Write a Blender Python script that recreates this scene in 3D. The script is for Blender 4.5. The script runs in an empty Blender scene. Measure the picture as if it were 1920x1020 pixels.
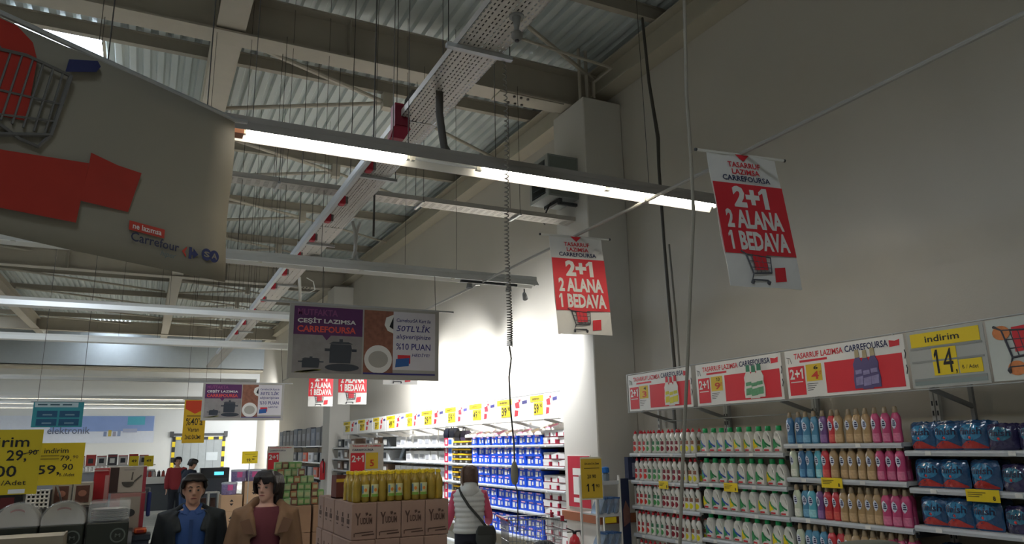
import bpy, bmesh, math, random
from mathutils import Vector, Matrix
random.seed(7)
SC = bpy.context.scene
COL = SC.collection
# ------------------------------------------------------------------ camera
cam_d = bpy.data.cameras.new('camera'); cam = bpy.data.objects.new('camera', cam_d); COL.objects.link(cam)
cam_d.sensor_fit = 'HORIZONTAL'; cam_d.sensor_width = 36.0; cam_d.lens = 36.0*1379/1920
cam_d.clip_start = 0.05; cam_d.clip_end = 300
_r = Vector((0.89788826, -0.43983017, -0.0186036)); _u = Vector((-0.08367634, -0.21200447, 0.97367981)); _f = Vector((0.4321978, 0.87269899, 0.2271597))
cam.matrix_world = Matrix(((_r.x, _u.x, -_f.x, 0), (_r.y, _u.y, -_f.y, 0), (_r.z, _u.z, -_f.z, 1.9), (0, 0, 0, 1)))
SC.camera = cam
# ------------------------------------------------------------------ world, exposure
w = bpy.data.worlds.new('world'); SC.world = w; w.use_nodes = True
w.node_tree.nodes['Background'].inputs[0].default_value = (0.62, 0.70, 0.78, 1)
w.node_tree.nodes['Background'].inputs[1].default_value = 1.0
SC.view_settings.view_transform = 'Standard'; SC.view_settings.look = 'None'
SC.view_settings.exposure = 0.35; SC.view_settings.gamma = 1.0; SC.view_settings.use_curve_mapping = False
TUBE_E = 28.0        # fluorescent tubes that are on
SKY_E = 12.5          # daylight behind the roof skylights
SPOT_W = 430.0       # wall-washing spots over the shoe shelves
BAY_W = 30.0         # lit far fixtures
# ------------------------------------------------------------------ materials
MATS = {}
def lin(c):
    return tuple((x/12.92 if x <= .04045 else ((x+.055)/1.055)**2.4) for x in c)
def rgb(h):
    return lin(tuple(int(h[i:i+2], 16)/255 for i in (0, 2, 4)))
def mat(name, h, rough=.55, metal=0., emit=0., noise=.06, nscale=6., bump=0., bscale=40., alpha=1., trans=0., coat=0., spec=.4):
    """procedural Principled material: base colour broken up by a noise, optional fine bump"""
    if name in MATS: return MATS[name]
    m = bpy.data.materials.new(name); m.use_nodes = True; nt = m.node_tree; N = nt.nodes; L = nt.links
    p = N['Principled BSDF']; c = rgb(h) if isinstance(h, str) else h
    p.inputs['Roughness'].default_value = rough; p.inputs['Metallic'].default_value = metal
    p.inputs['Specular IOR Level'].default_value = spec
    p.inputs['Coat Weight'].default_value = coat
    p.inputs['Base Color'].default_value = (*c, 1)
    if noise > 0 or bump > 0:
        tc = N.new('ShaderNodeTexCoord')
    if noise > 0:
        nz = N.new('ShaderNodeTexNoise'); nz.inputs['Scale'].default_value = nscale; nz.inputs['Detail'].default_value = 3
        L.new(tc.outputs['Object'], nz.inputs['Vector'])
        mx = N.new('ShaderNodeMix'); mx.data_type = 'RGBA'
        mx.inputs[6].default_value = (*[v*(1-noise) for v in c], 1); mx.inputs[7].default_value = (*[min(1, v*(1+noise)) for v in c], 1)
        L.new(nz.outputs['Fac'], mx.inputs[0]); L.new(mx.outputs[2], p.inputs['Base Color'])
    if bump > 0:
        nb = N.new('ShaderNodeTexNoise'); nb.inputs['Scale'].default_value = bscale; nb.inputs['Detail'].default_value = 4
        L.new(tc.outputs['Object'], nb.inputs['Vector'])
        b = N.new('ShaderNodeBump'); b.inputs['Strength'].default_value = bump; b.inputs['Distance'].default_value = .02
        L.new(nb.outputs['Fac'], b.inputs['Height']); L.new(b.outputs['Normal'], p.inputs['Normal'])
    if emit > 0:
        p.inputs['Emission Color'].default_value = (*c, 1); p.inputs['Emission Strength'].default_value = emit
    if alpha < 1: p.inputs['Alpha'].default_value = alpha
    if trans > 0: p.inputs['Transmission Weight'].default_value = trans; p.inputs['IOR'].default_value = 1.2
    MATS[name] = m
    return m
def floor_mat():
    m = mat('floor_tiles', 'b9b7ae', rough=.25, noise=0); N = m.node_tree.nodes; L = m.node_tree.links; p = N['Principled BSDF']
    tc = N.new('ShaderNodeTexCoord'); br = N.new('ShaderNodeTexBrick'); br.offset = 0; br.inputs['Scale'].default_value = 1
    br.inputs['Brick Width'].default_value = .6; br.inputs['Row Height'].default_value = .6; br.inputs['Mortar Size'].default_value = .006
    br.inputs['Color1'].default_value = (*rgb('c4c2b8'), 1); br.inputs['Color2'].default_value = (*rgb('bcbab1'), 1); br.inputs['Mortar'].default_value = (*rgb('84827c'), 1)
    L.new(tc.outputs['Object'], br.inputs['Vector']); L.new(br.outputs['Color'], p.inputs['Base Color'])
    return m
def wall_mat(name, h):
    """painted concrete panels: broad stains, faint vertical joints, fine grain"""
    m = mat(name, h, rough=.8, noise=0, bump=.08, bscale=90); N = m.node_tree.nodes; L = m.node_tree.links; p = N['Principled BSDF']
    tc = N.new('ShaderNodeTexCoord'); nz = N.new('ShaderNodeTexNoise'); nz.inputs['Scale'].default_value = .6; nz.inputs['Detail'].default_value = 5
    L.new(tc.outputs['Object'], nz.inputs['Vector'])
    c = rgb(h); mx = N.new('ShaderNodeMix'); mx.data_type = 'RGBA'
    mx.inputs[6].default_value = (*[v*.9 for v in c], 1); mx.inputs[7].default_value = (*[min(1, v*1.05) for v in c], 1)
    L.new(nz.outputs['Fac'], mx.inputs[0]); L.new(mx.outputs[2], p.inputs['Base Color'])
    return m
WHITE = mat('white_paint', 'd8d6cd', .5); STEEL = mat('cream_steel', 'b3ab9b', .55, bump=.02); STEELD = mat('purlin_steel', 'a39b8c', .6)
GALV = mat('galvanised_steel', 'b7b9b8', .35, metal=.6, nscale=20); DECK = mat('ribbed_deck', 'c3c9c5', .5, noise=.1, nscale=1.5)
REFL = mat('reflector_enamel', 'd9d8d2', .35, noise=.03); REFLO = mat('fixture_housing', '8f8981', .45, noise=.05)
PAPER = mat('white_print', 'dedcd6', .6, noise=.02); RED = mat('red_print', 'd2303a', .55, noise=.04); NAVY = mat('navy_print', '232850', .55)
BLACK = mat('black_print', '17171a', .55); YEL = mat('yellow_card', 'e2c51c', .55, noise=.04); GREY = mat('grey_plastic', '8c8c8a', .5); DGREY = mat('dark_grey', '3a3c3e', .55)
CARD = mat('cardboard', '9c7a5e', .8, noise=.08, nscale=12, bump=.03); WIRE = mat('dark_wire', '3c3834', .5); CABLE = mat('grey_cable', '7c7870', .6); CABLED = mat('dark_cable', '4a4640', .6)
SHELF = mat('shelf_steel', 'cfcfca', .4, noise=.03); TRIMG = mat('price_rail', 'b9bdc0', .3, noise=.03); BACKP = mat('shelf_back', 'c6beac', .6); OLDRED = mat('tap_off_red', 'b32838', .5)
TUBE_ON = mat('lit_tube', 'fff6e6', .4, emit=TUBE_E, noise=0); TUBE_OFF = mat('unlit_tube', 'eef0f0', .2, noise=0)
SKYL = mat('skylight_panel', 'e4f0ff', .4, emit=SKY_E, noise=0)
GREEN = mat('green_cap', '0f9a55', .35, coat=.3); REDC = mat('red_cap', 'd01f30', .35, coat=.3); MILK = mat('milky_plastic', 'dcdad2', .35, coat=.2, noise=.03)
# ------------------------------------------------------------------ mesh builder
class B:
    def __init__(s): s.v = []; s.f = []
    def add(s, vs, fs):
        o = len(s.v); s.v += [tuple(v) for v in vs]; s.f += [tuple(i+o for i in f) for f in fs]; return s
    def box(s, x0, x1, y0, y1, z0, z1):
        return s.add([(x0,y0,z0),(x1,y0,z0),(x1,y1,z0),(x0,y1,z0),(x0,y0,z1),(x1,y0,z1),(x1,y1,z1),(x0,y1,z1)],
                     [(3,2,1,0),(4,5,6,7),(0,1,5,4),(1,2,6,5),(2,3,7,6),(3,0,4,7)])
    def bbox(s, x0, x1, y0, y1, z0, z1, c=.01):
        """box with chamfered vertical edges and top rim"""
        c = min(c, (x1-x0)/3, (y1-y0)/3, (z1-z0)/3)
        ring = lambda i, z: [(x0+i+c,y0+i,z),(x1-i-c,y0+i,z),(x1-i,y0+i+c,z),(x1-i,y1-i-c,z),(x1-i-c,y1-i,z),(x0+i+c,y1-i,z),(x0+i,y1-i-c,z),(x0+i,y0+i+c,z)]
        vs = ring(c*.7, z0)+ring(0, z0+c)+ring(0, z1-c)+ring(c*.7, z1); fs = [tuple(range(7,-1,-1)), tuple(range(24,32))]
        for k in range(3):
            for j in range(8): fs.append((k*8+j, k*8+(j+1)%8, k*8+8+(j+1)%8, k*8+8+j))
        return s.add(vs, fs)
    def loft(s, rings, cap=True, closed=True):
        n = len(rings[0]); vs = [p for r in rings for p in r]; fs = []
        for k in range(len(rings)-1):
            for j in range(n if closed else n-1): fs.append((k*n+j, k*n+(j+1)%n, (k+1)*n+(j+1)%n, (k+1)*n+j))
        if cap and closed: fs += [tuple(range(n-1,-1,-1)), tuple(range((len(rings)-1)*n, len(rings)*n))]
        return s.add(vs, fs)
    def tube(s, path, r, n=8, cap=True):
        path = [Vector(p) for p in path]; rings = []
        rr = r if isinstance(r, (list, tuple)) else [r]*len(path)
        ref = None
        for i, p in enumerate(path):
            d = (path[min(i+1, len(path)-1)]-path[max(i-1, 0)]).normalized()
            if ref is None: ref = Vector((0,0,1)) if abs(d.z) < .9 else Vector((1,0,0))
            a = (ref-d*ref.dot(d)).normalized(); b = d.cross(a); ref = a
            rings.append([p+a*(rr[i]*math.cos(2*math.pi*k/n))+b*(rr[i]*math.sin(2*math.pi*k/n)) for k in range(n)])
        return s.loft(rings, cap)
    def lathe(s, prof, n=14, c=(0,0,0), sx=1., sy=1.):
        return s.loft([[(c[0]+sx*r*math.cos(2*math.pi*k/n), c[1]+sy*r*math.sin(2*math.pi*k/n), c[2]+z) for k in range(n)] for r, z in prof])
    def sphere(s, c, rx, ry=None, rz=None, n=14, m=9):
        ry = ry or rx; rz = rz or rx
        return s.loft([[(c[0]+rx*math.sin(math.pi*i/m)*math.cos(2*math.pi*k/n), c[1]+ry*math.sin(math.pi*i/m)*math.sin(2*math.pi*k/n), c[2]-rz*math.cos(math.pi*i/m)) for k in range(n)] for i in [.08]+list(range(1, m))+[m-.08]])
    def beam(s, p0, p1, prof, side=None):
        """sweep a 2-D profile (side, up) from p0 to p1"""
        p0 = Vector(p0); p1 = Vector(p1); d = (p1-p0).normalized(); a = (Vector(side) if side else d.cross(Vector((0,0,1)))).normalized(); u = a.cross(d).normalized()
        if u.z < 0: u = -u
        return s.loft([[p+a*x+u*y for x, y in prof] for p in (p0, p1)])
    def plate(s, poly, y0, y1):
        """polygon in local XZ, extruded along Y"""
        return s.loft([[(x, y0, z) for x, z in poly], [(x, y1, z) for x, z in poly]])
def ibeam(w_, h, tf=.015, tw=.01):
    a = w_/2; b = tw/2
    return [(-a,0),(a,0),(a,tf),(b,tf),(b,h-tf),(a,h-tf),(a,h),(-a,h),(-a,h-tf),(-b,h-tf),(-b,tf),(-a,tf)]
def obj(name, b, m, parent=None, smooth=False, recalc=True):
    if isinstance(b, B):
        me = bpy.data.meshes.new(name); me.from_pydata(b.v, [], b.f)
        if recalc:
            bm = bmesh.new(); bm.from_mesh(me); bmesh.ops.recalc_face_normals(bm, faces=bm.faces); bm.to_mesh(me); bm.free()
        if smooth:
            me.polygons.foreach_set('use_smooth', [True]*len(me.polygons))
            try: me.set_sharp_from_angle(angle=math.radians(50))
            except Exception: pass
    else: me = b
    if m is not None and len(me.materials) == 0: me.materials.append(m)
    o = bpy.data.objects.new(name, me); COL.objects.link(o)
    if parent: o.parent = parent
    return o
def tag(o, label, cat, group=None, kind=None):
    if label: o['label'] = label
    if cat: o['category'] = cat
    if group: o['group'] = group
    if kind: o['kind'] = kind
    return o
def thing(name, label, cat, loc=(0,0,0), rz=0., group=None):
    o = bpy.data.objects.new(name, None); COL.objects.link(o); o.empty_display_size = .1
    o.location = loc; o.rotation_euler = (0, 0, rz)
    return tag(o, label, cat, group)
def struct(name, b, m, label=None, parent=None, smooth=False):
    o = obj(name, b, m, parent, smooth)
    if parent is None: o['kind'] = 'structure'
    if label: o['label'] = label
    return o
def dup(root, loc, rz=None, label=None, group=None):
    r = root.copy(); COL.objects.link(r); r.location = loc
    if rz is not None: r.rotation_euler = (0, 0, rz)
    if label: r['label'] = label
    if group: r['group'] = group
    for ch in root.children:
        c = ch.copy(); COL.objects.link(c); c.parent = r
        for g in ch.children:
            d = g.copy(); COL.objects.link(d); d.parent = c
    return r
ORD = ['first','second','third','fourth','fifth','sixth','seventh','eighth','ninth','tenth','eleventh','twelfth','thirteenth','fourteenth','fifteenth','sixteenth','seventeenth','eighteenth','nineteenth','twentieth']
# lettering: flat letters as thin mesh, fitted into a box of the local XZ plane
_TX = {}
def glyphs(s, bold=0., slant=0.):
    k = (s, bold, slant)
    if k not in _TX:
        cu = bpy.data.curves.new('t', 'FONT'); cu.body = s; cu.resolution_u = 2; cu.offset = bold; cu.shear = slant
        o = bpy.data.objects.new('t', cu); COL.objects.link(o)
        dg = bpy.context.evaluated_depsgraph_get(); me = o.evaluated_get(dg).to_mesh()
        vs = [(v.co.x, v.co.y) for v in me.vertices]; fs = [tuple(p.vertices) for p in me.polygons]
        o.evaluated_get(dg).to_mesh_clear(); bpy.data.objects.remove(o); bpy.data.curves.remove(cu)
        if '1' in s:      # the built-in face draws 1 as a bare bar: add its flag
            par = list(range(len(vs)))
            def root(i):
                while par[i] != i: i = par[i]
                return i
            for f in fs:
                for q in f[1:]: par[root(f[0])] = root(q)
            isl = {}
            for i in range(len(vs)): isl.setdefault(root(i), []).append(vs[i])
            top = max(v[1] for v in vs)
            for P in isl.values():
                a0 = min(p[0] for p in P); a1 = max(p[0] for p in P); c0 = min(p[1] for p in P); c1 = max(p[1] for p in P); wd = a1-a0
                if c1-c0 > .55 and wd < .36*(c1-c0) and c1 > top-.12 and len(P) < 16:
                    n0 = len(vs); vs += [(a0+wd*.1, c1), (a0-wd*.85, c1-(c1-c0)*.2), (a0-wd*.85, c1-(c1-c0)*.36), (a0+wd*.1, c1-(c1-c0)*.22)]; fs.append((n0, n0+1, n0+2, n0+3))
        x0 = min(v[0] for v in vs); x1 = max(v[0] for v in vs); y0 = min(v[1] for v in vs); y1 = max(v[1] for v in vs)
        _TX[k] = ([((x-x0)/(x1-x0), (y-y0)/(y1-y0)) for x, y in vs], fs)
    return _TX[k]
def txt(parent, s, x, z, w_, h, m, y=-.006, bold=.02, slant=0., name='lettering', into=None, tilt=0.):
    vs, fs = glyphs(s, bold, slant); b = into if into is not None else B()
    c, sn = math.cos(tilt), math.sin(tilt)
    b.add([(x+c*u*w_-sn*v*h, y, z+sn*u*w_+c*v*h) for u, v in vs], fs)
    if into is None: return obj(name, b, m, parent, recalc=False)
def panel(parent, name, x0, x1, z0, z1, m, y=0., t=.004):
    return obj(name, B().box(x0, x1, y-t, y, z0, z1), m, parent)
def disc(b, cx, cz, rx, rz_, y0, y1, n=20):
    return b.plate([(cx+rx*math.cos(2*math.pi*k/n), cz+rz_*math.sin(2*math.pi*k/n)) for k in range(n)], y0, y1)
def roof(Y): return .021*(Y-8.75)
# ================================================================== SETTING
XW = 5.95; YB = 46.0; XL = -13.0; YF = -7.0
struct('floor', B().box(XL, XW+.3, YF, YB+.3, -.1, 0), floor_mat(), 'pale tiled shop floor')
WALLM = wall_mat('wall_paint', 'c2bcb0')
struct('wall_right', B().box(XW, XW+.3, YF, YB+.3, 0, 9.2), WALLM, 'plain pale painted wall behind the shelving')
struct('wall_back', B().box(XL, XW, YB, YB+.3, 0, 9.2), wall_mat('wall_back_paint', 'cfd2d2'), 'far white wall of the shop')
struct('wall_left', B().box(XL-.3, XL, YF, YB+.3, 0, 9.2), WALLM, 'side wall of the hall')
struct('wall_front', B().box(XL-.3, XW+.3, YF-.3, YF, 0, 9.2), WALLM, 'wall of the hall behind the viewer')
# ribbed deck: trapezoid ribs along Y
b = B(); p_ = .19; prof = []
x = XL
while x < XW:
    prof += [(x, 0), (x+.085, 0), (x+.11, .06), (x+.165, .06)]; x += p_
prof.append((x, 0))
ZD = 7.62
b.loft([[(px, Y, ZD+pz+roof(Y)) for px, pz in prof] for Y in (YF, YB)], cap=False, closed=False)
ceil = struct('ceiling', b, DECK, 'ribbed steel roof deck')
struct('roof_slab', B().box(XL-.3, XW+.3, YF-.3, YB+.3, 8.75, 8.85), STEELD, 'roof covering over the deck')
# purlins along X, parts of the ceiling
ys = [3.45+3.62*k for k in range(-2, 12)]
me_p = None
for Y in ys:
    if Y < YF or Y > YB: continue
    if me_p is None:
        pu = obj('purlin', B().beam((XL, 0, 0), (XW, 0, 0), ibeam(.1, .2, .012, .012)), STEELD, ceil); me_p = pu.data
    else: pu = obj('purlin', me_p, None, ceil)
    pu.location = (0, Y, ZD-.2+roof(Y))
# deep girders along X with stiffeners, and lengthwise beams
for Y in (-7+.3, 8.8, 24.7, 40.2):
    g = struct('roof_girder', B().beam((XL, Y, 6.85+roof(Y)), (XW-.05, Y, 6.79+roof(Y)), ibeam(.33, .57, .025, .014)), STEEL, 'deep cream steel roof girder crossing the hall at %s' % {8.8: 'the near column', 24.7: 'the far column', 40.2: 'the back of the shop'}.get(Y, 'the front end'))
    for X in (-7.5, -5, -2.4, 2.0, 3.4):
        obj('stiffener', B().box(X-.006, X+.006, Y-.16, Y+.16, 6.86+roof(Y), 7.38+roof(Y)), STEEL, g)
    obj('splice_plate', B().box(4.15, 5.2, Y-.15, Y+.15, 6.775+roof(Y), 6.796+roof(Y)), STEEL, g)
    b = B()
    for i in range(3):
        for s in (-1, 1): b.lathe([(.022, -.02), (.022, 0)], 6, (4.4+.11*i, Y+s*.1, 6.776+roof(Y)))
    o = obj('bolt_heads', b, CABLED, g); o['kind'] = 'stuff'
for X, lab in ((.55, 'lengthwise cream roof beam passing above the big banner'), (-4.9, 'lengthwise cream roof beam at the far left of the roof')):
    bm_ = struct('roof_beam', B().beam((X, YF, 6.86+roof(YF)), (X, YB, 6.86+roof(YB)), ibeam(.33, .5, .02, .012)), STEEL, lab)
wb = struct('wall_beam', B().beam((5.80, YF, 7.0+roof(YF)-.03), (5.80, YB, 7.0+roof(YB)-.03), ibeam(.29, .42, .025, .014)), mat('wall_beam_steel', 'b5ad9a', .55), 'cream edge beam along the top of the right wall')
# roof bracing rods
for Y0 in [3.45+3.62*k for k in range(0, 11)]:
    z = 7.28+roof(Y0)
    for (xa, ya, xb, yb, r) in ((.75, Y0-1.0, 3.1, Y0+.05, .035), (3.1, Y0+.05, .75, Y0+1.3, .035), (3.2, Y0+.1, 5.7, Y0+1.5, .03), (-4.6, Y0-1.0, -2.3, Y0, .035), (-2.3, Y0, .3, Y0+1.2, .035)):
        struct('roof_brace', B().tube([(xa, ya, z), (xb, yb, z)], r, 8), STEEL)
    struct('brace_node', B().box(3.02, 3.18, Y0-.06, Y0+.1, z-.12, z+.14), STEEL)
# columns
for Y0, Y1, nm in ((8.29, 9.17, 'near'), (24.0, 25.0, 'far')):
    struct('column', B().bbox(5.30, XW, Y0, Y1, 0, 6.78+roof(Y0), .012), wall_mat('column_paint', 'cfcbc2'), 'square painted %s column standing out from the right wall' % nm)
# skylights in the roof
for (xa, xb, ya, yb) in ((-2.2, -1.0, 10.9, 13.9), (-2.6, -1.0, 42.2, 44.2), (-8.6, -7.4, 36, 39), (-8.6, -7.4, 0, 3.2), (-8.6, -7.4, 7.3, 10.5), (-8.6, -7.4, 14.6, 17.8), (-8.6, -7.4, 22, 25), (-8.6, -7.4, 29, 32), (-2.2, -1, -4, -1)):
    zz = ZD+roof(ya)-.012
    s_ = struct('window_skylight', B().box(xa, xb, ya, yb, zz-.008, zz), SKYL, 'daylit roof skylight panel')
    obj('skylight_frame', B().box(xa-.04, xa, ya, yb, zz-.03, zz).box(xb, xb+.04, ya, yb, zz-.03, zz).box(xa-.04, xb+.04, ya-.04, ya, zz-.03, zz).box(xa-.04, xb+.04, yb, yb+.04, zz-.03, zz), STEELD, s_)
# bulkhead below the roof at the back
struct('trim_bulkhead', B().box(XL, XW, 44.6, 44.8, 6.35, 8.4), mat('bulkhead_grey', '9ca3a6', .6), 'grey bulkhead hanging under the roof at the back')
struct('trim_soffit', B().box(XL, XW, 44.8, YB, 6.2, 6.3), mat('soffit_beige', 'b5ad9b', .6), 'beige soffit at the back wall')
# ================================================================== LIGHT FIXTURES
def fixture(Y, z, x0, x1, lit, label, joints=()):
    """row of fluorescent battens with an inverted-trough reflector"""
    t = thing('fluorescent_light_row', label, 'light', (0, Y, z), 0, 'fluorescent rows under the roof')
    w2 = .115
    obj('reflector', B().loft([[(X,-w2,0),(X,-.045,.085),(X,.045,.085),(X,w2,0),(X,w2-.006,0),(X,.041,.079),(X,-.041,.079),(X,-w2+.006,0)] for X in (x0, x1)]), REFL if not lit else REFLO, t)
    if lit: obj('reflector_lining', B().loft([[(X,-w2+.007,0),(X,-.040,.078),(X,.040,.078),(X,w2-.007,0)] for X in (x0+.002, x1-.002)], closed=False), REFL, t)
    obj('trunking', B().box(x0-.03, x1+.01, -.03, .03, .086, .135), REFLO if lit else REFL, t)
    k = 0
    for (a, c, on) in joints:
        tb = obj('tube', B().tube([(a, 0, .035), (c, 0, .035)], .016, 10), TUBE_ON if on else TUBE_OFF, t)
        for X in (a, c): obj('lamp_holder', B().box(X-.012, X+.012, -.018, .018, .01, .08), WHITE, tb)
    return t
F1 = fixture(5.0, 3.985, -5.6, 4.62, True, 'nearest fluorescent light row with glowing tubes beside the red banners',
        [(.45, 1.62, 1), (1.66, 2.19, 0), (2.21, 3.385, 1), (3.41, 4.6, 1), (-.8, .37, 1), (-2.0, -.83, 1), (-3.2, -2.03, 1), (-4.4, -3.23, 1)])
obj('end_cap', B().box(.375, .445, -.05, .05, -.005, .07), mat('rusty_cap', '9a6a52', .7), F1)
for i, (Y, x0, x1, nm) in enumerate(((8.7, -9.2, 4.66, 'second'), (12.6, -9.2, 4.66, 'third'), (16.5, -9.2, 4.66, 'fourth'), (25.6, -9.2, 3.2, 'fifth'), (34.7, -9.2, 4.2, 'sixth'), (38.6, -9.2, 4.2, 'seventh'), (42.2, -9.2, 4.2, 'eighth'))):
    js = []; X = x1-.02
    while X-1.2 > x0: js.append((X-1.18, X, 1 if i >= 4 else 0)); X -= 1.2
    fixture(Y, 3.985, x0, x1, False, 'unlit white fluorescent row, %s one from the viewer' % nm if i < 4 else 'glowing fluorescent row over the back of the shop, %s from the viewer' % nm, js)
# ================================================================== OVERHEAD: trays, busbar, cables, wires
TRAY = mat('tray_galvanised', 'b9b4ab', .45, metal=.3, nscale=30, noise=.08); SLOT = mat('tray_slot', '2e2a28', .8)
def tray_mesh(w_, L, rows, pitch=.05):
    """perforated cable tray along local Y: floor with cut slots, upstands"""
    b = B(); h = w_/2
    # slotted floor made of longitudinal strips and short bridges between slots
    edges = []; xs = sorted(rows); cur = -h
    for xr in xs:
        b.box(cur, xr-.005, 0, L, 0, .0025); cur = xr+.005
        n = int(L/pitch)
        for i in range(n): b.box(xr-.005, xr+.005, i*pitch, i*pitch+pitch*.45, 0, .0025)
    b.box(cur, h, 0, L, 0, .0025); b.box(-h, -h+.003, 0, L, 0, .06); b.box(h-.003, h, 0, L, 0, .06)
    return b
rows = [-.165, -.135, -.105, -.06, -.03, 0, .03, .06, .105, .135, .165]
Y = 2.2; n = 0; tr = thing('cable_tray', 'perforated steel cable tray running away over the light rows', 'cable tray', (1.90, 0, 4.6))
while Y < 24:
    L = 3.4 if Y < 9 else 6
    o = obj('tray_length', tray_mesh(.345, L-.02, rows if Y < 9 else [-.1, 0, .1], .05 if Y < 9 else .12), TRAY, tr); o.location = (0, Y, 0); Y += L
cb = obj('cable_bundle', B().tube([(-.1, 2.2, .03), (-.1, 24, .03)], .022, 6).tube([(-.03, 2.2, .03), (-.03, 24, .03)], .026, 6).tube([(.06, 2.2, .03), (.06, 24, .03)], .02, 6), CABLED, tr)
for Yr in (4.28, 7.0, 9.8, 12.6, 15.4, 18.2, 21):
    obj('support_bar', B().box(-.25, .25, Yr-.02, Yr+.02, -.035, -.004), GALV, tr)
    for s in (-1, 1): obj('hanger_rod', B().tube([(s*.235, Yr, -.03), (s*.235, Yr, 2.82+roof(Yr))], .004, 6), WIRE, tr)
# lighting busbar beside the tray with red tap-off boxes
bb = thing('busbar_trunking', 'white lighting busbar with red tap-off boxes beside the cable tray', 'busbar', (1.68, 0, 4.5))
obj('bar', B().beam((0, 6.2, 0), (0, 22, 0), [(-.02,-.02),(.02,-.02),(.032,.0),(.032,.06),(.02,.08),(-.02,.08),(-.032,.06),(-.032,0)]), mat('busbar_white', 'b9bcbe', .3, metal=.3), bb)
for Yr in (6.6, 7.7, 8.4, 9.3, 10.3, 11.4, 12.5, 13.7, 15, 16.5, 18):
    k = obj('tap_off_box', B().bbox(.033, .10, Yr-.05, Yr+.05, -.02, .08, .01), OLDRED, bb)
    obj('tap_cover', B().box(.10, .125, Yr-.045, Yr+.045, -.01, .07), mat('tap_cover_grey', '77706c', .5), k)
for Yr in (6.2, 9.0, 11.8, 14.6, 17.4, 20.2): obj('hanger_rod', B().tube([(0, Yr, .08), (0, Yr, 2.9+roof(Yr))], .0032, 6), WIRE, bb)
jb = thing('junction_box', 'red junction box with grey conduit at the end of the busbar', 'electrical box', (1.74, 5.6, 4.42))
obj('box_body', B().box(-.065, .065, -.06, .06, .08, .3), mat('box_red','8c2234',.5), jb); obj('box_lid', B().box(-.06, .06, -.068, -.06, .1, .28), mat('dark_red_lid', '74192a', .5), jb)
obj('sloped_base', B().loft([[(-.075,-.07,.08),(.075,-.07,.08),(.075,.07,.08),(-.075,.07,.08)],[(-.1,-.06,-.02),(.02,-.06,-.02),(.02,.06,-.02),(-.1,.06,-.02)]]), mat('box_red','8c2234'), jb)
obj('conduit', B().tube([(.02,-.09,.2),(.025,-.12,.3),(.07,-.14,.38),(.14,-.12,.4),(.2,-.05,.36)], .026, 10), CABLED, jb, True)
pg = thing('power_drop', 'thick grey cable drop from tray to nearest light row', 'cable', (1.9, 5.0, 4.12))
obj('drop_cable', B().tube([(-.03,0,.5),(-.03,0,.3),(-.005,0,.12),(.015,0,0)], .03, 10), CABLED, pg, True); obj('lead', B().tube([(.02,0,.05),(.06,0,0),(.16,0,-.01)], .012, 8), CABLED, pg, True)
pg2 = thing('power_drop', 'pale double cable drop from tray to second light row', 'cable', (2.16, 8.7, 4.12))
for s in (-1, 1): obj('drop_cable', B().tube([(s*.045,0,.5),(s*.01,0,.36),(.0,s*.02,.15),(s*.03,0,.02),(s*.1,0,0)], .02, 8), mat('pale_cable', 'b9b7b2', .5), pg2, True)
pg3 = thing('power_drop', 'white cable drop with loop above the third light row', 'cable', (2.2, 12.6, 4.12))
obj('drop_cable', B().tube([(-.02,0,.62),(0,0,.4),(.01,0,.15),(-.03,0,0)], .025, 8), WHITE, pg3, True); obj('loop', B().tube([(0,0,.35),(.15,0,.36),(.25,0,.42),(.22,0,.56),(.1,0,.62)], .009, 6), WHITE, pg3, True)
hc_ = thing('hanging_conduit', 'straight dark conduit hanging beside the busbar', 'conduit', (2.215, 8.1, 0)); obj('conduit', B().tube([(0,0,5.3),(.005,0,4.28)], .013, 8), CABLED, hc_); obj('wire', B().tube([(0,0,7.62),(0,0,5.3)], .003, 5), WIRE, hc_)
# second tray crossing in X, spans to the near column
t2 = thing('cable_tray', 'perforated tray crossing the hall towards the near column', 'cable tray', (0, 8.75, 4.98))
o = obj('tray_length', tray_mesh(.26, 10.0, [-.08, -.04, 0, .04, .08], .1), TRAY, t2); o.rotation_euler = (0, 0, -math.pi/2); o.location = (-4.7, 0, 0)
obj('cable_bundle', B().tube([(-4.7, -.05, .04), (5.25, -.05, .04)], .03, 6).tube([(-4.7, .04, .05), (5.25, .04, .05)], .026, 6), CABLED, t2)
for X in (-3, -.8, 1.2, 3.0, 4.4):
    obj('support_bar', B().box(X-.015, X+.015, -.17, .17, -.03, -.003), GALV, t2)
    for s in (-1, 1): obj('hanger_rod', B().tube([(X, s*.155, -.03), (X, s*.155, 1.9 if s < 0 else 2.4)], .0035, 6), WIRE, t2)
# suspension wires of the light rows
for Y, xs in ((5.0, (.5, 1.35, 1.5, 1.62, 1.9, 2.35, 3.85)), (8.7, (.4, .8, 1.3, 1.75, 2.8, 3.5)), (12.6, (.2, .6, .9, 1.4, 2.6)), (16.5, (-.6, .1, .7, 1.2, 2.0))):
    for X in xs:
        tag(obj('suspension_wire', B().tube([(X, Y, 4.12), (X, Y+.02, ZD+.01+roof(Y))], .003, 5), WIRE), 'thin wire, '+ORD[xs.index(X)]+' from left, holding up the %s light row' % {5.0:'nearest', 8.7:'second', 12.6:'third', 16.5:'fourth'}[Y], 'wire', 'suspension wires of the %s light row' % {5.0:'nearest', 8.7:'second', 12.6:'third', 16.5:'fourth'}[Y])
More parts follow.
